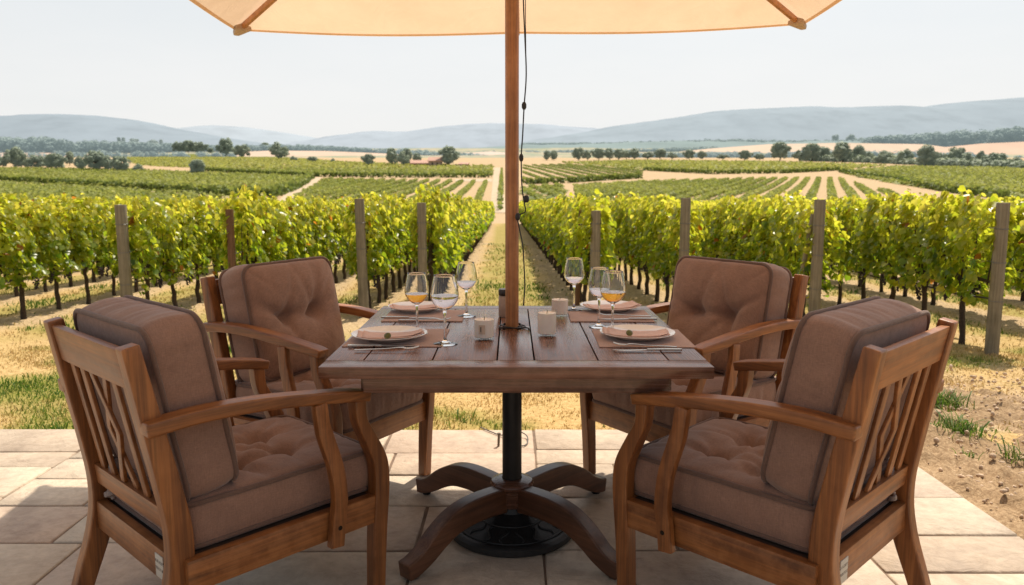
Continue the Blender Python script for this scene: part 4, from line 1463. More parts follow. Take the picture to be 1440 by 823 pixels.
EG = 'grey end posts of the vine rows'
post('end_post', -3.62, 7.15, 1.055, .053, post_grey, 'grey round end post behind the left front armchair', EG, 0)
post('end_post', -1.505, 7.72, 1.10, .051, post_grey, 'grey round end post right beside the left rear armchair', EG, -.018)
post('end_post', -.91, 7.78, 1.06, .047, post_grey, 'grey round end post behind the left wine glasses', EG, 0)
post('end_post', .80, 7.40, .995, .050, post_grey, 'grey round end post behind the right wine glasses', EG, .004)
post('end_post', 1.68, 7.50, 1.11, .050, post_grey, 'grey round end post behind the right rear armchair cushion', EG, .005)
post('end_post', 2.70, 6.78, 1.11, .049, post_grey, 'grey round end post right of the right rear armchair', EG, .0)
post('end_post', 3.77, 5.92, 1.10, .049, post_grey, 'grey round end post farthest right, standing free on the grass', EG, -.01)
post('row_post', -2.56, 7.0, 1.02, .036, post_brown, 'slim brown post behind the left rear armchair', 'slim brown posts', 0, 0, False)
post('row_post', .665, 7.9, 1.02, .030, post_brown, 'slim leaning brown post among the leaves near the back glasses', 'slim brown posts', .05, .02, False)
post('row_post', 2.55, 6.9, .98, .022, post_grey, 'thin leaning brace beside the right rear armchair', 'slim brown posts', .13, -.02, False)

# drip hoses and wires along the near rows
for side, rows in (('left', ROWS_L[:7]), ('right', ROWS_R[:7])):
    for ri, (x0, y0) in enumerate(rows):
        hs = empty('trellis_line', (row_x(x0, y0), y0, gz(y0)))
        tag(hs, f'black drip hose and wires of the {ORD[ri]} vine row {side} of the path', 'trellis wire', 'hoses and wires along the vine rows')
        for nm, hz, r_, mt in (('drip_hose', .42, .008, hose_mat), ('wire', .72, .0022, wire_mat), ('wire', .98, .0022, wire_mat)):
            pts = []
            for q in np.arange(y0, 30, .6):
                pts.append((row_x(x0, q) - row_x(x0, y0), q - y0, gz(q) - gz(y0) + hz + (.012 * math.sin(q * 5.2 + ri) if nm == 'drip_hose' else 0)))
            MB().tube(pts, r_, 5).build(nm, mt, hs, smooth=True)

# ------------------------------------------------------------------ grass
def blades(n, xr, yr, hr, dens, green, seed, width=.004):
    r = np.random.default_rng(seed)
    x = r.uniform(*xr, n); y = r.uniform(*yr, n)
    keep = np.array([dens(a, b) for a, b in zip(x, y)]) > r.random(n)
    x, y = x[keep], y[keep]
    k = len(x)
    g_ = np.array([green(a, b) for a, b in zip(x, y)])
    h = r.uniform(hr[0], hr[1], k) * (0.7 + .6 * (1 - g_))
    a = r.uniform(0, 6.3, k); b = r.uniform(0, 6.3, k)
    ln = h * r.uniform(.2, 1.1, k)
    z = np.interp(y, TER_D, TER_Z) - .004
    w_ = width * r.uniform(.7, 1.5, k) * (1 + .10 * y)
    base = np.stack([x, y, z], 1)
    sd_ = np.stack([np.cos(b), np.sin(b), 0 * b], 1) * w_[:, None]
    mid = base + np.stack([np.cos(a) * ln * .35, np.sin(a) * ln * .35, h * .6], 1)
    tip = base + np.stack([np.cos(a) * ln, np.sin(a) * ln, h * (1.0 - .25 * ln / h)], 1)
    V_ = np.stack([base - sd_, base + sd_, mid + sd_ * .7, mid - sd_ * .7, tip], 1)
    F4 = np.array([(0, 1, 2, 3)]); F3 = (np.arange(k) * 5)[:, None] + np.array([[3, 2, 4]])
    Fq = (np.arange(k) * 5)[:, None] + F4
    Fq2 = np.concatenate([F3, F3[:, 2:3]], 1)
    tri = np.concatenate([Fq[:, [0, 1, 2]], Fq[:, [0, 2, 3]], F3])
    ti = np.clip(g_ + r.normal(0, .12, k), 0, 1)
    return V_.reshape(-1, 3), tri, np.repeat(ti, 5)


def gmap(x, y):
    """0 = green, 1 = straw"""
    if y < 6.6: v_ = .80 - 1.2 * fbm(x, y, .75)
    else:
        dd = float(np.min(np.abs(rx + ROW_YAW * (y - 7) - x)))
        v_ = (.62 if dd > .34 else .88) - 1.0 * fbm(x, y, .8)
    return max(.05, min(.98, v_))


def gden(x, y):
    if y < 3.87: return 0
    if abs(x) > .72 * y + .6: return 0
    d_ = .75
    if x > 1.9 and y < 5.3: d_ = .26 + .74 * max(0, min(1, (y - 4.6 + fbm(x, y, 1) * 1.0) / .7))
    if y > 6.6:
        dd = float(np.min(np.abs(rx + ROW_YAW * (y - 7) - x)))
        d_ = .9 if dd > .30 else .22
    return d_ * max(.15, min(1, .75 + 1.1 * fbm(x + 30, y, 1.6)))


parts = [blades(95000, (-4.6, 4.6), (3.87, 6.2), (.012, .045), gden, gmap, 1, .0022), blades(46000, (-8, 8), (6.2, 11), (.02, .06), gden, gmap, 2, .003), blades(30000, (-12, 12), (11, 22), (.03, .07), gden, gmap, 3, .004)]
Vs, Fs, As = [], [], []; off_ = 0
for V_, F_, a_ in parts:
    Vs.append(V_); Fs.append(F_ + off_); As.append(a_); off_ += len(V_)
o = bulk('grass', np.concatenate(Vs), np.concatenate(Fs), grass_leaf, attr=np.concatenate(As))
tag(o, 'short dry grass with green patches between terrace and vines', 'grass', kind='stuff')


def tuft(px, py, h, n, lab, seed, wid=.05):
    p = on_plane(px, py, -.02)
    r = np.random.default_rng(seed)
    V_ = []; F_ = []
    for k in range(n):
        a = r.uniform(0, 6.3); hh_ = h * r.uniform(.3, 1) ** 1.3; ln = hh_ * r.uniform(.2, 1.3)
        q = r.normal(0, wid * .35, 2); w_ = r.uniform(.0018, .0034); b = a + 1.57
        d_ = np.array([math.cos(a), math.sin(a)]); s_ = np.array([math.cos(b), math.sin(b)]) * w_
        i = len(V_)
        pts = [(q, 0), (q + d_ * ln * .3, hh_ * .6), (q + d_ * ln * .7, hh_ * .9)]
        for c_, z_ in pts:
            V_ += [(c_[0] - s_[0], c_[1] - s_[1], z_), (c_[0] + s_[0], c_[1] + s_[1], z_)]
        e = q + d_ * ln; V_.append((e[0], e[1], hh_ * .92))
        F_ += [(i, i + 1, i + 3), (i, i + 3, i + 2), (i + 2, i + 3, i + 5), (i + 2, i + 5, i + 4), (i + 4, i + 5, i + 6)]
    ti = np.repeat(np.clip(r.normal(.18, .16, n), 0, 1), 7)
    o = bulk('grass_tuft', V_, F_, grass_leaf, attr=ti)
    o.location = (p.x, p.y, gz(p.y) - .005 if p.y > 5.2 else -.045); tag(o, lab, 'grass tuft', 'green tufts on dry ground')


tuft(1330, 568, .12, 260, 'bright green grass tuft on dry ground right of the right front armchair', 1, .16)
tuft(1347, 606, .11, 260, 'bright green grass tuft at the edge of the bare earth', 2, .16)
tuft(1362, 641, .07, 40, 'small green tuft sprouting from the bare earth', 3, .05)
tuft(1427, 648, .14, 46, 'wispy tall grass tuft on the bare earth at the right edge', 4, .08)
tuft(878, 590, .10, 110, 'bright green grass tuft at the terrace edge under the right rear armchair', 5, .14)
tuft(650, 590, .07, 60, 'low green grass tuft at the terrace edge left of the pole', 6, .12)
#tuft(55, 505, .13, 160, 'green grass patch on the dry lawn left of the left front armchair', 7, .30)

# stones and clods on the bare earth
r = np.random.default_rng(11)
ico = bmesh.new(); bmesh.ops.create_icosphere(ico, subdivisions=1, radius=1.0)
iv = np.array([v.co[:] for v in ico.verts]); ifc = np.array([[v.index for v in f.verts] for f in ico.faces]); ico.free()
Vs, Fs, As = [], [], []; off_ = 0
for k in range(2600):
    x = r.uniform(1.86, 4.6); y = r.uniform(1.9, 5.2)
    if x < 1.9 or x > .72 * y + .5: continue
    s_ = .004 + .012 * r.random() ** 3 + (.006 if r.random() < .02 else 0)
    sh = iv * (s_ * r.uniform(.6, 1.3, 3)) * (1 + .25 * r.normal(0, 1, (len(iv), 1)).clip(-1, 1))
    Vs.append(sh + np.array([x, y, -.020 + .034 * fbm(x, y, 5, 6) + .034 * abs(fbm(x + 9, y, 13, 4)) + s_ * .15])); Fs.append(ifc + off_); off_ += len(iv); As.append(np.full(len(iv), r.random()))
clod = plain('clod', (0.54, 0.40, 0.28), 0.95, 0, 40, 0.4, 0.6, 200, 0.003)
tag(bulk('soil_clods', np.concatenate(Vs), np.concatenate(Fs), clod, smooth=True), 'small stones and clods on the bare earth', 'soil', kind='stuff')

# ------------------------------------------------------------------ far vineyards
def inside(poly, x, y):
    c = np.zeros(len(x), bool)
    n = len(poly)
    for i in range(n):
        x1, y1 = poly[i]; x2, y2 = poly[(i + 1) % n]
        cond = ((y1 > y) != (y2 > y)) & (x < (x2 - x1) * (y - y1) / (y2 - y1 + 1e-12) + x1)
        c ^= cond
    return c


def field(lab, poly_px, yaw, spacing, per_m, seed, tint=.5, h=.6, width=.5, size=.3, cover=0.0, edge=None):
    r = np.random.default_rng(seed)
    pts = [at(*q) for q in poly_px]
    poly = [(p.x, p.y) for p in pts]
    P = np.array(poly); c = P.mean(0); rad = np.max(np.linalg.norm(P - c, axis=1))
    u = np.array([math.sin(R(yaw)), math.cos(R(yaw))]); v_ = np.array([u[1], -u[0]])
    ks = np.arange(-int(rad / spacing) - 1, int(rad / spacing) + 2)
    n = int(2 * rad * per_m)
    X, Y, RT = [], [], []
    for k in ks:
        t_ = r.uniform(-rad, rad, n)
        wob = r.uniform(-.5, .5, n) * width
        gap = np.sin(t_ * .9 + k * 2.3) * np.sin(t_ * .37 + k) > .86
        t_, wob = t_[~gap], wob[~gap]
        b = c + u * t_[:, None] + v_ * (k * spacing + wob)[:, None]
        X.append(b[:, 0]); Y.append(b[:, 1]); RT.append(np.full(len(t_), r.normal(0, .06)))
    X = np.concatenate(X); Y = np.concatenate(Y); RT = np.concatenate(RT)
    k = inside(poly, X, Y); X, Y, RT = X[k], Y[k], RT[k]
    f = r.uniform(.05, 1, len(X)) ** .8
    Z = f * h; S_ = size * r.uniform(.6, 1.3, len(X)); ti = tint - .30 + .55 * f + RT + r.normal(0, .08, len(X))  # tint rises with height: bright tops and shaded sides painted in
    nz = np.full(len(X), .9)
    if cover:
        nf_ = int(cover * 4 * rad * rad)
        X2 = c[0] + r.uniform(-rad, rad, nf_); Y2 = c[1] + r.uniform(-rad, rad, nf_)
        k = inside(poly, X2, Y2); X2, Y2 = X2[k], Y2[k]
        X = np.concatenate([X, X2]); Y = np.concatenate([Y, Y2]); Z = np.concatenate([Z, r.uniform(.12, .2, len(X2))])
        S_ = np.concatenate([S_, r.uniform(.7, 1.3, len(X2))]); ti = np.concatenate([ti, tint + .05 + r.normal(0, .06, len(X2))]); nz = np.concatenate([nz, np.full(len(X2), 6.0)])
    if edge:  # front row faces tinted dark with lighter tops, shading put into colour
        ep = np.array([[p.x, p.y] for p in (at(*q) for q in edge)])
        sg = np.concatenate([[0], np.cumsum(np.linalg.norm(np.diff(ep, axis=0), axis=1))])
        ne = int(sg[-1] * 26); t_ = r.uniform(0, sg[-1], ne)
        X2 = np.interp(t_, sg, ep[:, 0]) + r.normal(0, .25, ne); Y2 = np.interp(t_, sg, ep[:, 1]) + r.normal(0, .25, ne)
        f2 = r.uniform(0, 1, ne)
        X = np.concatenate([X, X2]); Y = np.concatenate([Y, Y2]); Z = np.concatenate([Z, f2 * 1.0])
        S_ = np.concatenate([S_, r.uniform(.25, .45, ne)]); ti = np.concatenate([ti, np.where(f2 < .82, -.02, .5) + r.normal(0, .10, ne)]); nz = np.concatenate([nz, np.full(ne, .4)])
    m_ = len(X)
    C_ = np.stack([X, Y, np.interp(Y, TER_D, TER_Z) + Z], 1)
    Nn = r.normal(0, .7, (m_, 3)); Nn[:, 2] += nz
    Tt = r.normal(0, 1, (m_, 3))
    V_, F_ = leaves(C_, Nn, Tt, S_, QUAD, QUAD_F)
    lo = np.array([noise.noise(Vector((x * .03, y * .03, seed))) for x, y in zip(X, Y)]) if m_ < 160000 else 0
    ti = np.clip(ti + .16 * lo, 0, 1)
    o = bulk('vineyard_rows', V_, F_, field_leaf, attr=np.repeat(ti, 4))
    tag(o, lab, 'vineyard', kind='stuff')
    return m_


tot = 0
tot += field('broad green vineyard on the left, below the round trees', [(-60, 237), (180, 240), (330, 246), (438, 250), (408, 268), (380, 279), (310, 274), (0, 254), (-60, 250)], 62, 2.3, 9, 1, .66, h=.6, size=.34, cover=1.1, edge=[(-60, 250), (0, 254), (150, 264), (310, 275), (380, 280), (408, 269), (438, 251)])
tot += field('low green vineyard strip in front on the far left', [(-60, 256), (0, 258), (300, 279), (340, 290), (-60, 290)], 62, 2.0, 10, 2, .64, size=.28, cover=1.2)
tot += field('striped vineyard block left of the pale path', [(455, 253), (640, 256), (686, 257), (684, 292), (400, 292)], -1.2, 2.0, 24, 3, .46, h=.48, size=.22, width=.55)
tot += field('long vineyard band in front of the farm buildings', [(280, 239), (440, 240), (692, 240), (692, 247), (560, 248), (430, 247), (350, 244)], 75, 2.6, 7, 4, .58, h=.6, size=.4, cover=.7, edge=[(285, 241), (350, 244.5), (430, 248.5), (560, 250), (692, 250)])
tot += field('green upper vineyard slope on the left under the pale field', [(160, 222), (240, 216), (330, 221), (480, 228), (600, 233), (694, 234), (692, 239), (440, 239), (280, 237), (195, 233)], 70, 4.0, 2.6, 5, .80, size=.6, h=.5, cover=.35)
tot += field('narrow vine strip on the pale path', [(703.5, 240), (706.5, 240), (708, 297), (701, 297)], -.5, 1.2, 14, 6, .36, size=.28, width=.7, h=.8)
tot += field('dark striped vineyard block right of the pole', [(735, 233), (800, 231), (905, 240), (902, 250), (800, 257), (735, 259)], -5, 3.2, 26, 7, .24, h=.30, size=.24, width=1.0, edge=[(735, 259.5), (800, 257.5), (850, 254), (902, 251)])
tot += field('small green vineyard block below the striped one', [(735, 264), (790, 262), (800, 290), (735, 290)], -3, 2.0, 20, 8, .45, size=.24, width=.5, h=.5, cover=.5)
tot += field('striped vineyard in the middle right with pale soil between rows', [(806, 263), (900, 257), (1080, 252), (1180, 252), (1270, 277), (1280, 290), (812, 290)], 22, 1.9, 26, 9, .46, size=.23, width=.75, h=.46)
tot += field('smooth green vineyard plateau on the right', [(790, 229), (900, 226), (1090, 228), (1250, 233), (1185, 239), (1100, 243), (1000, 244), (910, 240)], 76, 4.0, 2.6, 10, .76, size=.6, h=.5, cover=.35, edge=[(905, 240), (1000, 245), (1100, 244), (1180, 240)])
tot += field('green vineyard slope on the far right', [(1182, 243), (1260, 235), (1500, 238), (1500, 290), (1420, 280), (1340, 270)], 58, 2.4, 8, 11, .66, size=.36, h=.55, cover=.9, edge=[(1182, 242.5), (1260, 255), (1340, 271.5), (1420, 283)])

# dirt tracks across the far slope
dirt = plain('track_dirt', (0.52, 0.40, 0.27), 0.95, 0, 1.2, 0.18, 0.3, 6, 0.03)


def strip(poly_px, name='dirt_track', dz=.03):
    pts = [at(*q) for q in poly_px]
    h = len(pts) // 2
    a, b = pts[:h], pts[h:][::-1]
    V_ = []; F_ = []
    n = 40
    pa = [np.interp(np.linspace(0, h - 1, n), range(h), [p[i] for p in a]) for i in range(2)]
    pb = [np.interp(np.linspace(0, h - 1, n), range(h), [p[i] for p in b]) for i in range(2)]
    for i in range(n):
        for q in np.linspace(0, 1, 5):
            x = pa[0][i] * (1 - q) + pb[0][i] * q; y = pa[1][i] * (1 - q) + pb[1][i] * q
            V_.append((x, y, gz(y) + dz))
    for i in range(n - 1):
        for k in range(4):
            F_.append((i * 5 + k, i * 5 + k + 1, i * 5 + 6 + k, i * 5 + 5 + k))
    o = bulk(name, V_, F_, dirt, smooth=True); tag(o, kind='structure')


strip([(689, 300), (694, 236), (703, 236), (713, 300)], 'pale_path')
strip([(390, 285), (432, 250), (452, 250), (412, 285)], 'dirt_track')
strip([(640, 252), (692, 252), (692, 256), (640, 255)], 'dirt_track', .04)

# ------------------------------------------------------------------ trees
def tree_mesh(seed, shape='round'):
    """unit tree: total height 1, returns (crown data parts)"""
    r = np.random.default_rng(seed)
    ncl = 26 if shape != 'poplar' else 20
    cl = []
    for k in range(ncl):
        if shape == 'poplar':
            z = r.uniform(.14, .95); rad = .13 * (1 - abs(z - .45) / .62); a = r.uniform(0, 6.3); q = rad * math.sqrt(r.random())
            cl.append((q * math.cos(a), q * math.sin(a), z, .09))
        elif shape == 'cone':
            z = r.uniform(.16, .92); rad = .34 * (1 - (z - .1) / .95); a = r.uniform(0, 6.3); q = rad * math.sqrt(r.random())
            cl.append((q * math.cos(a), q * math.sin(a), z, .13 * (1.15 - z)+.03))
        else:
            d_ = r.normal(0, 1, 3); d_ /= np.linalg.norm(d_); q = r.uniform(.45, 1) ** .6
            wz = .36 if shape == 'round' else .30; wx = (.40 if shape == 'round' else .52) * (1 + .28 * math.sin(2 * math.atan2(d_[1], d_[0]) + seed) + .18 * math.sin(5 * d_[2] + seed * 2))
            cl.append((d_[0] * wx * q * .74, d_[1] * wx * q * .74, .51 + d_[2] * (wz + .05) * q * .90, r.uniform(.11, .18)))
    C_, Nn, ti = [], [], []
    per = 95
    for (x, y, z, q) in cl:
        d_ = r.normal(0, 1, (per, 3)); d_ /= np.linalg.norm(d_, axis=1, keepdims=True)
        rad = q * r.uniform(.55, 1.05, (per, 1))
        C_.append(np.array([x, y, z]) + d_ * rad); Nn.append(d_ + r.normal(0, .35, (per, 3)) + np.array([0, 0, .9]))
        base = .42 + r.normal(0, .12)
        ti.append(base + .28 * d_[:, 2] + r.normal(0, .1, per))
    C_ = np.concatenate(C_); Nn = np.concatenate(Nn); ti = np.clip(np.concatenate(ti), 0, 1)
    C_[:, 2] = np.clip(C_[:, 2], .05, 1.0)
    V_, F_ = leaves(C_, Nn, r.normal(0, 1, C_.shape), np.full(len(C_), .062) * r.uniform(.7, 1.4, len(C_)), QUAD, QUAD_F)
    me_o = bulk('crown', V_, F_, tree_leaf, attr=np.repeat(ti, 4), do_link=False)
    tm = MB()
    tm.tube([(0, 0, -.03), (.006, 0, .12), (0, .006, .30), (0, 0, .5)], [.030, .024, .020, .012], 8)
    for k in range(5):
        a = k * 1.26 + seed; e = (.2 * math.cos(a), .2 * math.sin(a), .62)
        if shape == 'poplar': e = (.05 * math.cos(a), .05 * math.sin(a), .6)
        tm.tube([(0, 0, .26 + .03 * k), (e[0] * .5, e[1] * .5, .47), e], [.013, .009, .004], 5)
    t_o = tm.build('trunk', tree_bark, smooth=True)
    td = t_o.data; bpy.data.objects.remove(t_o)
    cd = me_o.data; bpy.data.objects.remove(me_o)
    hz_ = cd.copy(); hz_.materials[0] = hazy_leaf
    return cd, hz_, td


TM_ = {s: [tree_mesh(s_i + 10 * i, s) for i in range(4 if s == 'round' else 2)] for s_i, s in enumerate(('round', 'wide', 'cone', 'poplar'))}
TR = random.Random(9)


def tree(px, base, top, wpx, shape='round', hazy=False, lab=None, group=None):
    p = at(px, base)
    a, s = ray(px, top)
    ht = max(1.5, CAMH + s * p.y - p.z) * 1.12
    wd = wpx / FPX * p.y * 1.15
    cd, hz_, td = TR.choice(TM_[shape])
    o = empty('tree', (p.x, p.y, p.z), TR.uniform(0, 6.3))
    natural = {'round': .84, 'wide': 1.06, 'cone': .72, 'poplar': .32}[shape]
    o.scale = (wd / natural, wd / natural, ht)
    tag(o, lab, 'tree', group)
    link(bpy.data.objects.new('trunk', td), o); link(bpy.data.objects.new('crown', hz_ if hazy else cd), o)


LG = 'round trees along the left field edge'
NEAR_L = [(4, 237, 221, 16, 'wide'), (23, 237, 209, 25, 'round'), (39, 237, 224, 14, 'wide'), (52, 238, 219, 21, 'round'), (79, 239, 217, 25, 'round'), (98, 233, 214, 13, 'round'), (114, 240, 221, 20, 'wide'), (135, 241, 213, 25, 'round'), (151, 241, 220, 15, 'round'), (169, 242, 219, 25, 'round'), (194, 242, 231, 14, 'wide'), (277, 246, 225, 21, 'round')]
NL = ['cropped tree at the left picture edge in the hedge line', 'tall round tree, first big one from the left along the field edge', 'low bush right of the leftmost big round tree', 'dome shaped tree, third along the left field edge', 'broad round tree above the left front armchair', 'slim small tree rising behind the left field edge row', 'low wide tree right of the slim one on the left field edge', 'tallest dark tree of the left field edge row', 'narrow tree joined to the right of the tallest dark tree', 'last big round tree of the left field edge row', 'small low bush just right of the left field edge row', 'single dark tree standing alone in the left vineyard']
for q, lab in zip(NEAR_L, NL): tree(*q, lab=lab, group=LG)
MID = [(251, 216, 200, 14, 'round', 'first of three round trees on the skyline field at the left'), (265, 216, 198, 17, 'round', 'middle of three round trees on the skyline field at the left'), (281, 216, 199, 17, 'round', 'third of three round trees on the skyline field at the left'), (296, 216, 208, 8, 'round', 'tiny tree right of the three skyline trees'),
       (317, 221, 196, 19, 'round', 'tall tree on the left skyline, left of a pair'), (341, 222, 204, 19, 'round', 'round tree on the left skyline, right of a pair'), (374, 213, 201, 14, 'round', 'faint tree touching the left side of the big tree at the pale field'),
       (392, 225, 202, 29, 'wide', 'big spreading tree at the left end of the pale field'), (413, 227, 220, 11, 'wide', 'low bush right of the big spreading tree'), (440, 228, 220, 15, 'wide', 'low round bush before the pale field'), (468, 229, 224, 7, 'wide', 'tiny bush before the pale field'),
       (519, 233, 217, 17, 'round', 'round lone tree left of the farm buildings'), (552, 233, 209, 20, 'round', 'large tree at the left end of the farm'), (567, 234, 215, 20, 'wide', 'low tree against the farm roof'), (573, 230, 208, 14, 'round', 'tall narrow tree beside the farm roof'), (587, 229, 216, 15, 'round', 'paler tree behind the farm roof'), (630, 234, 207, 29, 'round', 'large round tree right of the farm house')]
for a, b, c_, d_, e_, lab in MID: tree(a, b, c_, d_, e_, lab=lab, group='trees around the pale field and farm')
RT = [(769, 226, 212, 11, 'round', 'left half of the small tree pair right of the pole'), (779, 226, 211, 11, 'round', 'right half of the small tree pair right of the pole'), (814, 226, 208, 15, 'round', 'first dark round tree in the line right of the pole'), (826, 226, 212, 11, 'wide', 'smaller tree just right of the first dark round tree'), (842, 225, 208, 17, 'round', 'third tree in the line right of the pole'), (857, 225, 209, 16, 'round', 'fourth tree in the line right of the pole'), (870, 225, 209, 16, 'round', 'fifth tree in the line right of the pole'), (881, 224, 212, 13, 'round', 'lower tree near the end of the line right of the pole'), (892, 224, 209, 16, 'round', 'last tree in the close line right of the pole'), (911, 224, 214, 20, 'wide', 'low spreading shrub between two dark trees'), (928, 224, 210, 15, 'round', 'dark tree standing apart above the right rear armchair'), (945, 224, 215, 16, 'wide', 'low shrub right of the dark tree standing apart'), (969, 225, 211, 14, 'round', 'round tree with a pointed top, centre right'), (987, 224, 213, 11, 'round', 'small round tree before the hazy fields'), (1016, 225, 217, 15, 'wide', 'low bush before the hazy fields'), (1047, 226, 212, 17, 'round', 'round tree left of the tall dark tree on the right'), (1068, 226, 216, 16, 'wide', 'low bush left of the tall dark tree on the right'),
      (1097, 226, 201, 23, 'round', 'tall dark tree, first big one on the right'), (1125, 227, 211, 18, 'wide', 'low wide tree right of the first big one'), (1142, 227, 203, 24, 'round', 'big rounded tree in the right tree belt, left of two'), (1157, 227, 206, 20, 'wide', 'broad tree joined to a big rounded one in the right belt'), (1185, 228, 201, 31, 'round', 'broadest tall tree of the right tree belt'), (1207, 228, 205, 19, 'round', 'tree right against the broadest tree of the right belt'), (1222, 229, 214, 14, 'wide', 'low dip in the right tree belt'), (1242, 230, 213, 26, 'wide', 'wide low tree in the middle of the right belt'), (1272, 231, 211, 25, 'wide', 'wide pale tree in the right belt, left of the darkest one'), (1302, 233, 205, 26, 'round', 'darkest upright tree of the right belt'), (1322, 232, 215, 17, 'wide', 'low tree right of the darkest upright one'), (1345, 233, 209, 27, 'round', 'large domed tree in the right belt'), (1360, 234, 216, 15, 'round', 'smaller tree on the right of the large domed one'), (1377, 235, 212, 19, 'cone', 'pointed tree near the right edge'), (1399, 236, 214, 27, 'round', 'round tree right of the pointed one'), (1427, 237, 222, 24, 'wide', 'low tree at the right picture edge'), (1445, 238, 224, 20, 'wide', 'cropped low tree at the right picture edge')]
for a, b, c_, d_, e_, lab in RT: tree(a, b, c_, d_, e_, lab=lab, group='trees along the right field edge')
HZ = [(168, 207, 195, 5, 'poplar', 'left of two thin poplars in the haze'), (174, 207, 195, 5, 'poplar', 'right of two thin poplars in the haze'), (190, 209, 196, 17, 'round', 'hazy round tree right of the thin poplars'), (216, 211, 197, 17, 'round', 'hazy tree left of the single poplar'), (227, 212, 198, 5, 'poplar', 'single thin poplar in the haze'), (1174, 203, 191, 12, 'round', 'hazy small tree, left of two on the far ridge'), (1196, 203, 190, 14, 'round', 'hazy round tree, right of two on the far ridge'), (1210, 203, 193, 10, 'round', 'hazy low tree on the far ridge end')]
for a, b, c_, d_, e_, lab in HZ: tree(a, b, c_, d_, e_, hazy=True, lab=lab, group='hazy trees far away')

# woods far off, read as one mass
def woods(lab, pts, size, seed, n, mat=None):
    """pts: (px, base py, top py, D)"""
    r = np.random.default_rng(seed)
    P = np.array(pts, float)
    C_, Nn, ti = [], [], []
    for k in range(n):
        px = r.uniform(P[0, 0], P[-1, 0])
        b = np.interp(px, P[:, 0], P[:, 1]); t_ = np.interp(px, P[:, 0], P[:, 2]); D = np.interp(px, P[:, 0], P[:, 3]) * r.uniform(.97, 1.03)
        a, sb = ray(px, b); _, st = ray(px, t_)
        zb, zt = CAMH + sb * D, CAMH + st * D
        hh_ = (zt - zb) * r.uniform(.75, 1.15)
        q = size * r.uniform(.6, 1.2)
        per = 44
        d_ = r.normal(0, 1, (per, 3)); d_ /= np.linalg.norm(d_, axis=1, keepdims=True)
        c = np.array([a * D, D, zb])
        f = r.uniform(.0, 1)
        cc = c + np.array([0, 0, max(q * .4, hh_ * f)]) 
        cc[2] = min(cc[2], zb + hh_ - q * .3)
        C_.append(cc + d_ * q * np.array([1, 1, .8])); Nn.append(d_ + r.normal(0, .3, (per, 3)) + np.array([0, 0, 1.3]))
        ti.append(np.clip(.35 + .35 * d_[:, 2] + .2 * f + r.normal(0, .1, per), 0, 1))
    C_ = np.concatenate(C_); Nn = np.concatenate(Nn); ti = np.concatenate(ti)
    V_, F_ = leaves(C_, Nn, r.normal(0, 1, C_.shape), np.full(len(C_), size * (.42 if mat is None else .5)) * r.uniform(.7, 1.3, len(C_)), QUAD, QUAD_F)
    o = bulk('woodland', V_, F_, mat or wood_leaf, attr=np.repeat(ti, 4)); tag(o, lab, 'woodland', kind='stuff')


woods('hazy blue green wood below the left hill', [(-80, 216, 197, 1150), (60, 215, 197, 1150), (140, 214, 201, 1150), (250, 213, 205, 1150), (330, 213, 209, 1150)], 6.5, 1, 900)
woods('faint line of hazy trees above the pale field', [(340, 213, 205, 1050), (430, 213, 205, 1050), (500, 216, 209, 1050), (560, 219, 212, 1050)], 3.8, 2, 420)
woods('hazy low wood right of the farm', [(560, 224, 212, 950), (650, 228, 217, 950), (690, 230, 222, 950)], 5, 3, 260)
woods('hazy dark wood on the right ridge', [(1218, 202, 196, 1500), (1280, 203, 193, 1500), (1340, 207, 189, 1500), (1400, 203, 184, 1500), (1520, 198, 178, 1500)], 8.5, 4, 900)
woods('faint blue band of woods in the valley haze', [(735, 206, 203, 2300), (850, 206, 202, 2300), (960, 204, 199, 2300), (1030, 203, 197, 2300), (1100, 203, 199, 2300), (1220, 203, 198, 2300)], 8, 5, 700)
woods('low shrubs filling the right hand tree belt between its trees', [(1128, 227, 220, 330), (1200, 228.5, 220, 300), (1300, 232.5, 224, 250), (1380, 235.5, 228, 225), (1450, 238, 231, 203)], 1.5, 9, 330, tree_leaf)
woods('low hazy hedge on the pale right field', [(880, 224, 218, 700), (1000, 223, 217, 700), (1110, 225, 216, 700), (1170, 227, 213, 700), (1260, 229, 216, 700), (1330, 232, 217, 700), (1500, 238, 224, 700)], 3.6, 6, 900)

woods('hazy hedges scattered below the hills on the left', [(-80, 222, 216, 820), (130, 222, 214, 820), (330, 222, 216, 820)], 3.6, 7, 160)
woods('thin hazy hedge line crossing the pale middle distance', [(640, 219, 215, 1200), (760, 218, 213, 1200), (900, 215, 211, 1200), (1010, 211, 207, 1200)], 4, 8, 380)

# pale harvested fields beyond
def flat_field(name, pts, col, D):
    """sloping field face between two edges given as (px, py_top, py_bottom)"""
    V_ = []; F_ = []
    for px, t_, b in pts:
        for py, dd in ((b, D), (t_, D * 1.12)):
            a, s = ray(px, py); V_.append((a * dd, dd, CAMH + s * dd))
    for i in range(len(pts) - 1): F_.append((2 * i, 2 * i + 2, 2 * i + 3, 2 * i + 1))
    mt = plain(name + '_soil', col, 0.95, 0, .02, 0.08, 0)
    o = bulk(name, V_, F_, mt, smooth=True); tag(o, kind='structure')


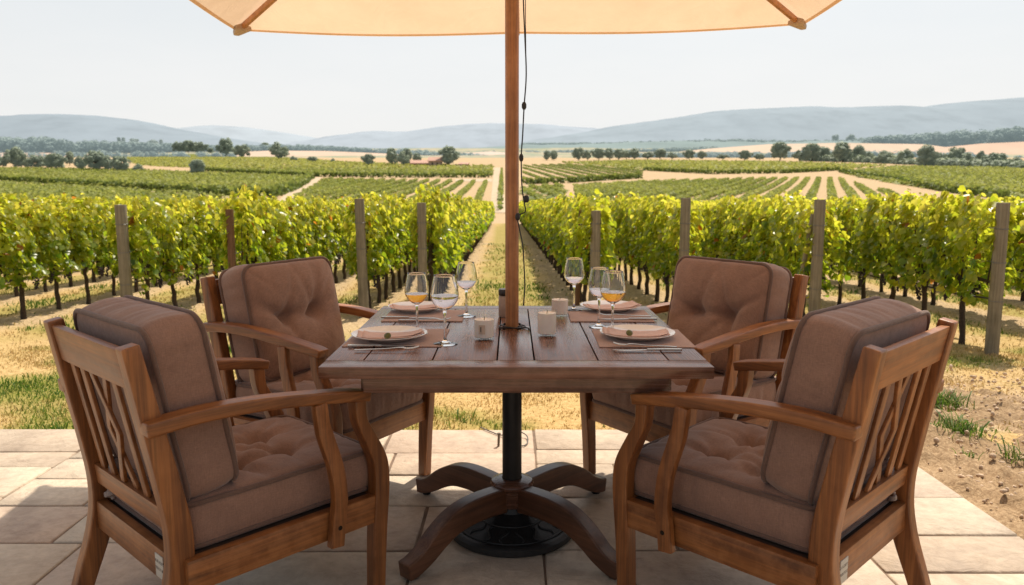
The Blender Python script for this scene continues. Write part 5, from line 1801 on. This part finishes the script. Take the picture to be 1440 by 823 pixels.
flat_field('harvested_field', [(330, 214, 226), (380, 212, 227), (460, 212.5, 231), (540, 216, 234), (640, 221, 236)], (0.56, 0.415, 0.315), 800)
flat_field('harvested_field', [(-90, 215, 224), (60, 215, 224), (130, 217, 226)], (0.56, 0.415, 0.33), 780)
flat_field('harvested_field', [(640, 216, 228), (690, 213, 227), (745, 217, 230), (860, 220, 230)], (0.54, 0.43, 0.36), 900)
flat_field('harvested_field', [(930, 216, 228), (1000, 209, 228), (1080, 203, 229), (1180, 201, 230), (1300, 203, 235), (1330, 207, 237)], (0.56, 0.425, 0.32), 1000)
flat_field('harvested_field', [(1240, 215, 236), (1300, 210, 237), (1380, 202, 238), (1520, 196, 240)], (0.57, 0.40, 0.30), 920)

# ------------------------------------------------------------------ hills
def hill(prof, D, col, depth=.35, seed=0):
    V_ = []; F_ = []
    pr = np.array(prof, float)
    xs2 = np.arange(pr[0, 0], pr[-1, 0] + 1, 6.0)
    top = np.interp(xs2, pr[:, 0], pr[:, 1])
    ker = np.ones(5) / 5; top = np.convolve(np.pad(top, 2, 'edge'), ker, 'valid')
    rows_ = 12
    for j in range(rows_ + 1):
        f = j / rows_
        d_ = D * (1 - depth * (1 - f))
        for px, t_ in zip(xs2, top):
            a, s = ray(px, t_); zt = CAMH + s * D
            jag = noise.fractal(Vector((px * .12, seed, 0)), .6, 2, 3) * D * .00045
            z = 60 + (zt - 60) * (math.sin(f * math.pi / 2) ** 1.2) + jag * f
            z += D * .0018 * noise.fractal(Vector((px * .018, f * 2.2, seed)), .6, 2, 4) * math.sin(math.pi * f)
            V_.append((a * D, d_, z))
    n = len(xs2)
    for j in range(rows_):
        for i in range(n - 1): F_.append((j * n + i, j * n + i + 1, (j + 1) * n + i + 1, (j + 1) * n + i))
    # far side falls away
    b = len(V_)
    for px, t_ in zip(xs2, top):
        a, s = ray(px, t_); V_.append((a * D, D * 1.25, 40))
    for i in range(n - 1): F_.append((rows_ * n + i, rows_ * n + i + 1, b + i + 1, b + i))
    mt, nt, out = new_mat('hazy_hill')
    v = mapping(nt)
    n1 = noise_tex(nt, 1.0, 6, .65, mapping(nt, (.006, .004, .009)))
    rp = ramp(nt, [(.34, tuple(c * .90 for c in col)), (.5, col), (.66, tuple(min(1, c * 1.05) for c in col))]); nt.links.new(n1.outputs[0], rp.inputs[0])  # distance haze is put into this bluish-grey base colour
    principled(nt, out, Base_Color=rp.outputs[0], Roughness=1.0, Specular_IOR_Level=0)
    o = bulk('hills', V_, F_, mt, smooth=True); tag(o, kind='structure')


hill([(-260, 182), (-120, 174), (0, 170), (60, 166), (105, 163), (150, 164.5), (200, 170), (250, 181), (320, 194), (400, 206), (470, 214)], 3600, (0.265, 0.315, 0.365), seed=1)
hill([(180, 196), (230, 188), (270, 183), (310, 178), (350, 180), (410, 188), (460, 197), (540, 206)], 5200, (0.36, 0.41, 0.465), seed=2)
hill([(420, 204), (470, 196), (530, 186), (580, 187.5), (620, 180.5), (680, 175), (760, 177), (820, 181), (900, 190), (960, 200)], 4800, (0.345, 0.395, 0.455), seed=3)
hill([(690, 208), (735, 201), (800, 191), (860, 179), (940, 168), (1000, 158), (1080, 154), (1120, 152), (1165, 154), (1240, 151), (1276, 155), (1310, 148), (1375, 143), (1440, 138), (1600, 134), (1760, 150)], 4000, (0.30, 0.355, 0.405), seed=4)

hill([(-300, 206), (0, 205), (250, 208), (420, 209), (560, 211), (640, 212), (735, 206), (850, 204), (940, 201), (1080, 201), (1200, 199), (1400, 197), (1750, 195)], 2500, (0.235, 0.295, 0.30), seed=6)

# ------------------------------------------------------------------ farm
plaster = plain('farm_plaster', (0.50, 0.38, 0.31), 0.9, 0, 1.5, 0.12)
tile = plain('farm_roof_tile', (0.55, 0.33, 0.25), 0.9, 0, 3, 0.15)
dark_open = plain('farm_opening', (0.08, 0.07, 0.065), 0.7, 0, 3, 0.2)


def farm(px0, px1, base, eave, ridge, lab, name, wins, D=None):
    p0, p1 = at(px0, base), at(px1, base)
    D = min(p0.y, p1.y) - 3; zb = gz(D) - .3
    xa, xb = ray(px0, base)[0] * D, ray(px1, base)[0] * D
    ze = CAMH + ray(px0, eave)[1] * D; zr = CAMH + ray(px0, ridge)[1] * D
    dep = max(5.0, (xb - xa) * .5)
    o = empty(name, ((xa + xb) / 2, D, zb)); tag(o, lab, 'farm building', 'farm buildings at the far field edge')
    wd = (xb - xa) / 2; he = ze - zb; hr = zr - zb
    wl = MB()
    wl.add([(-wd, 0, 0), (wd, 0, 0), (wd, 0, he), (-wd, 0, he), (-wd, dep, 0), (wd, dep, 0), (wd, dep, he), (-wd, dep, he), (-wd, dep / 2, hr - .1), (wd, dep / 2, hr - .1)],
           [(0, 1, 2, 3), (5, 4, 7, 6), (4, 0, 3, 8, 7), (1, 5, 6, 9, 2)])
    wl.build('wall', plaster, o)
    e = .35; sl_ = (hr - he) / (dep / 2)
    rf = MB()
    for s in (0, 1):
        yb_, yr = (-e, dep / 2) if s == 0 else (dep + e, dep / 2)
        zl = he - e * sl_
        a = [(-wd - e, yb_, zl), (wd + e, yb_, zl), (wd + e, yr, hr), (-wd - e, yr, hr)]
        rf.add(a + [(x, y, z + .22) for x, y, z in a], [(0, 1, 2, 3), (4, 7, 6, 5), (0, 4, 5, 1), (1, 5, 6, 2), (2, 6, 7, 3), (3, 7, 4, 0)])
    rf.build('roof', tile, o)
    for k in range(wins):
        x = -wd + (k + .7) * 2 * wd / (wins + .4)
        w_ = min(1.0, wd * .25)
        MB().box(x - w_ / 2, x + w_ / 2, -.06, .05, he * .25, he * .75).build('window', dark_open, o)


farm(577, 603, 233.5, 230, 226, 'long low farm barn with pale terracotta roof', 'farm_barn', 3)
farm(603, 620, 234, 226.5, 221.5, 'taller farm house with terracotta roof beside the big tree', 'farm_house', 2)
farm(646, 657, 234, 231.5, 229, 'small pale farm shed right of the big round tree', 'farm_shed', 1)
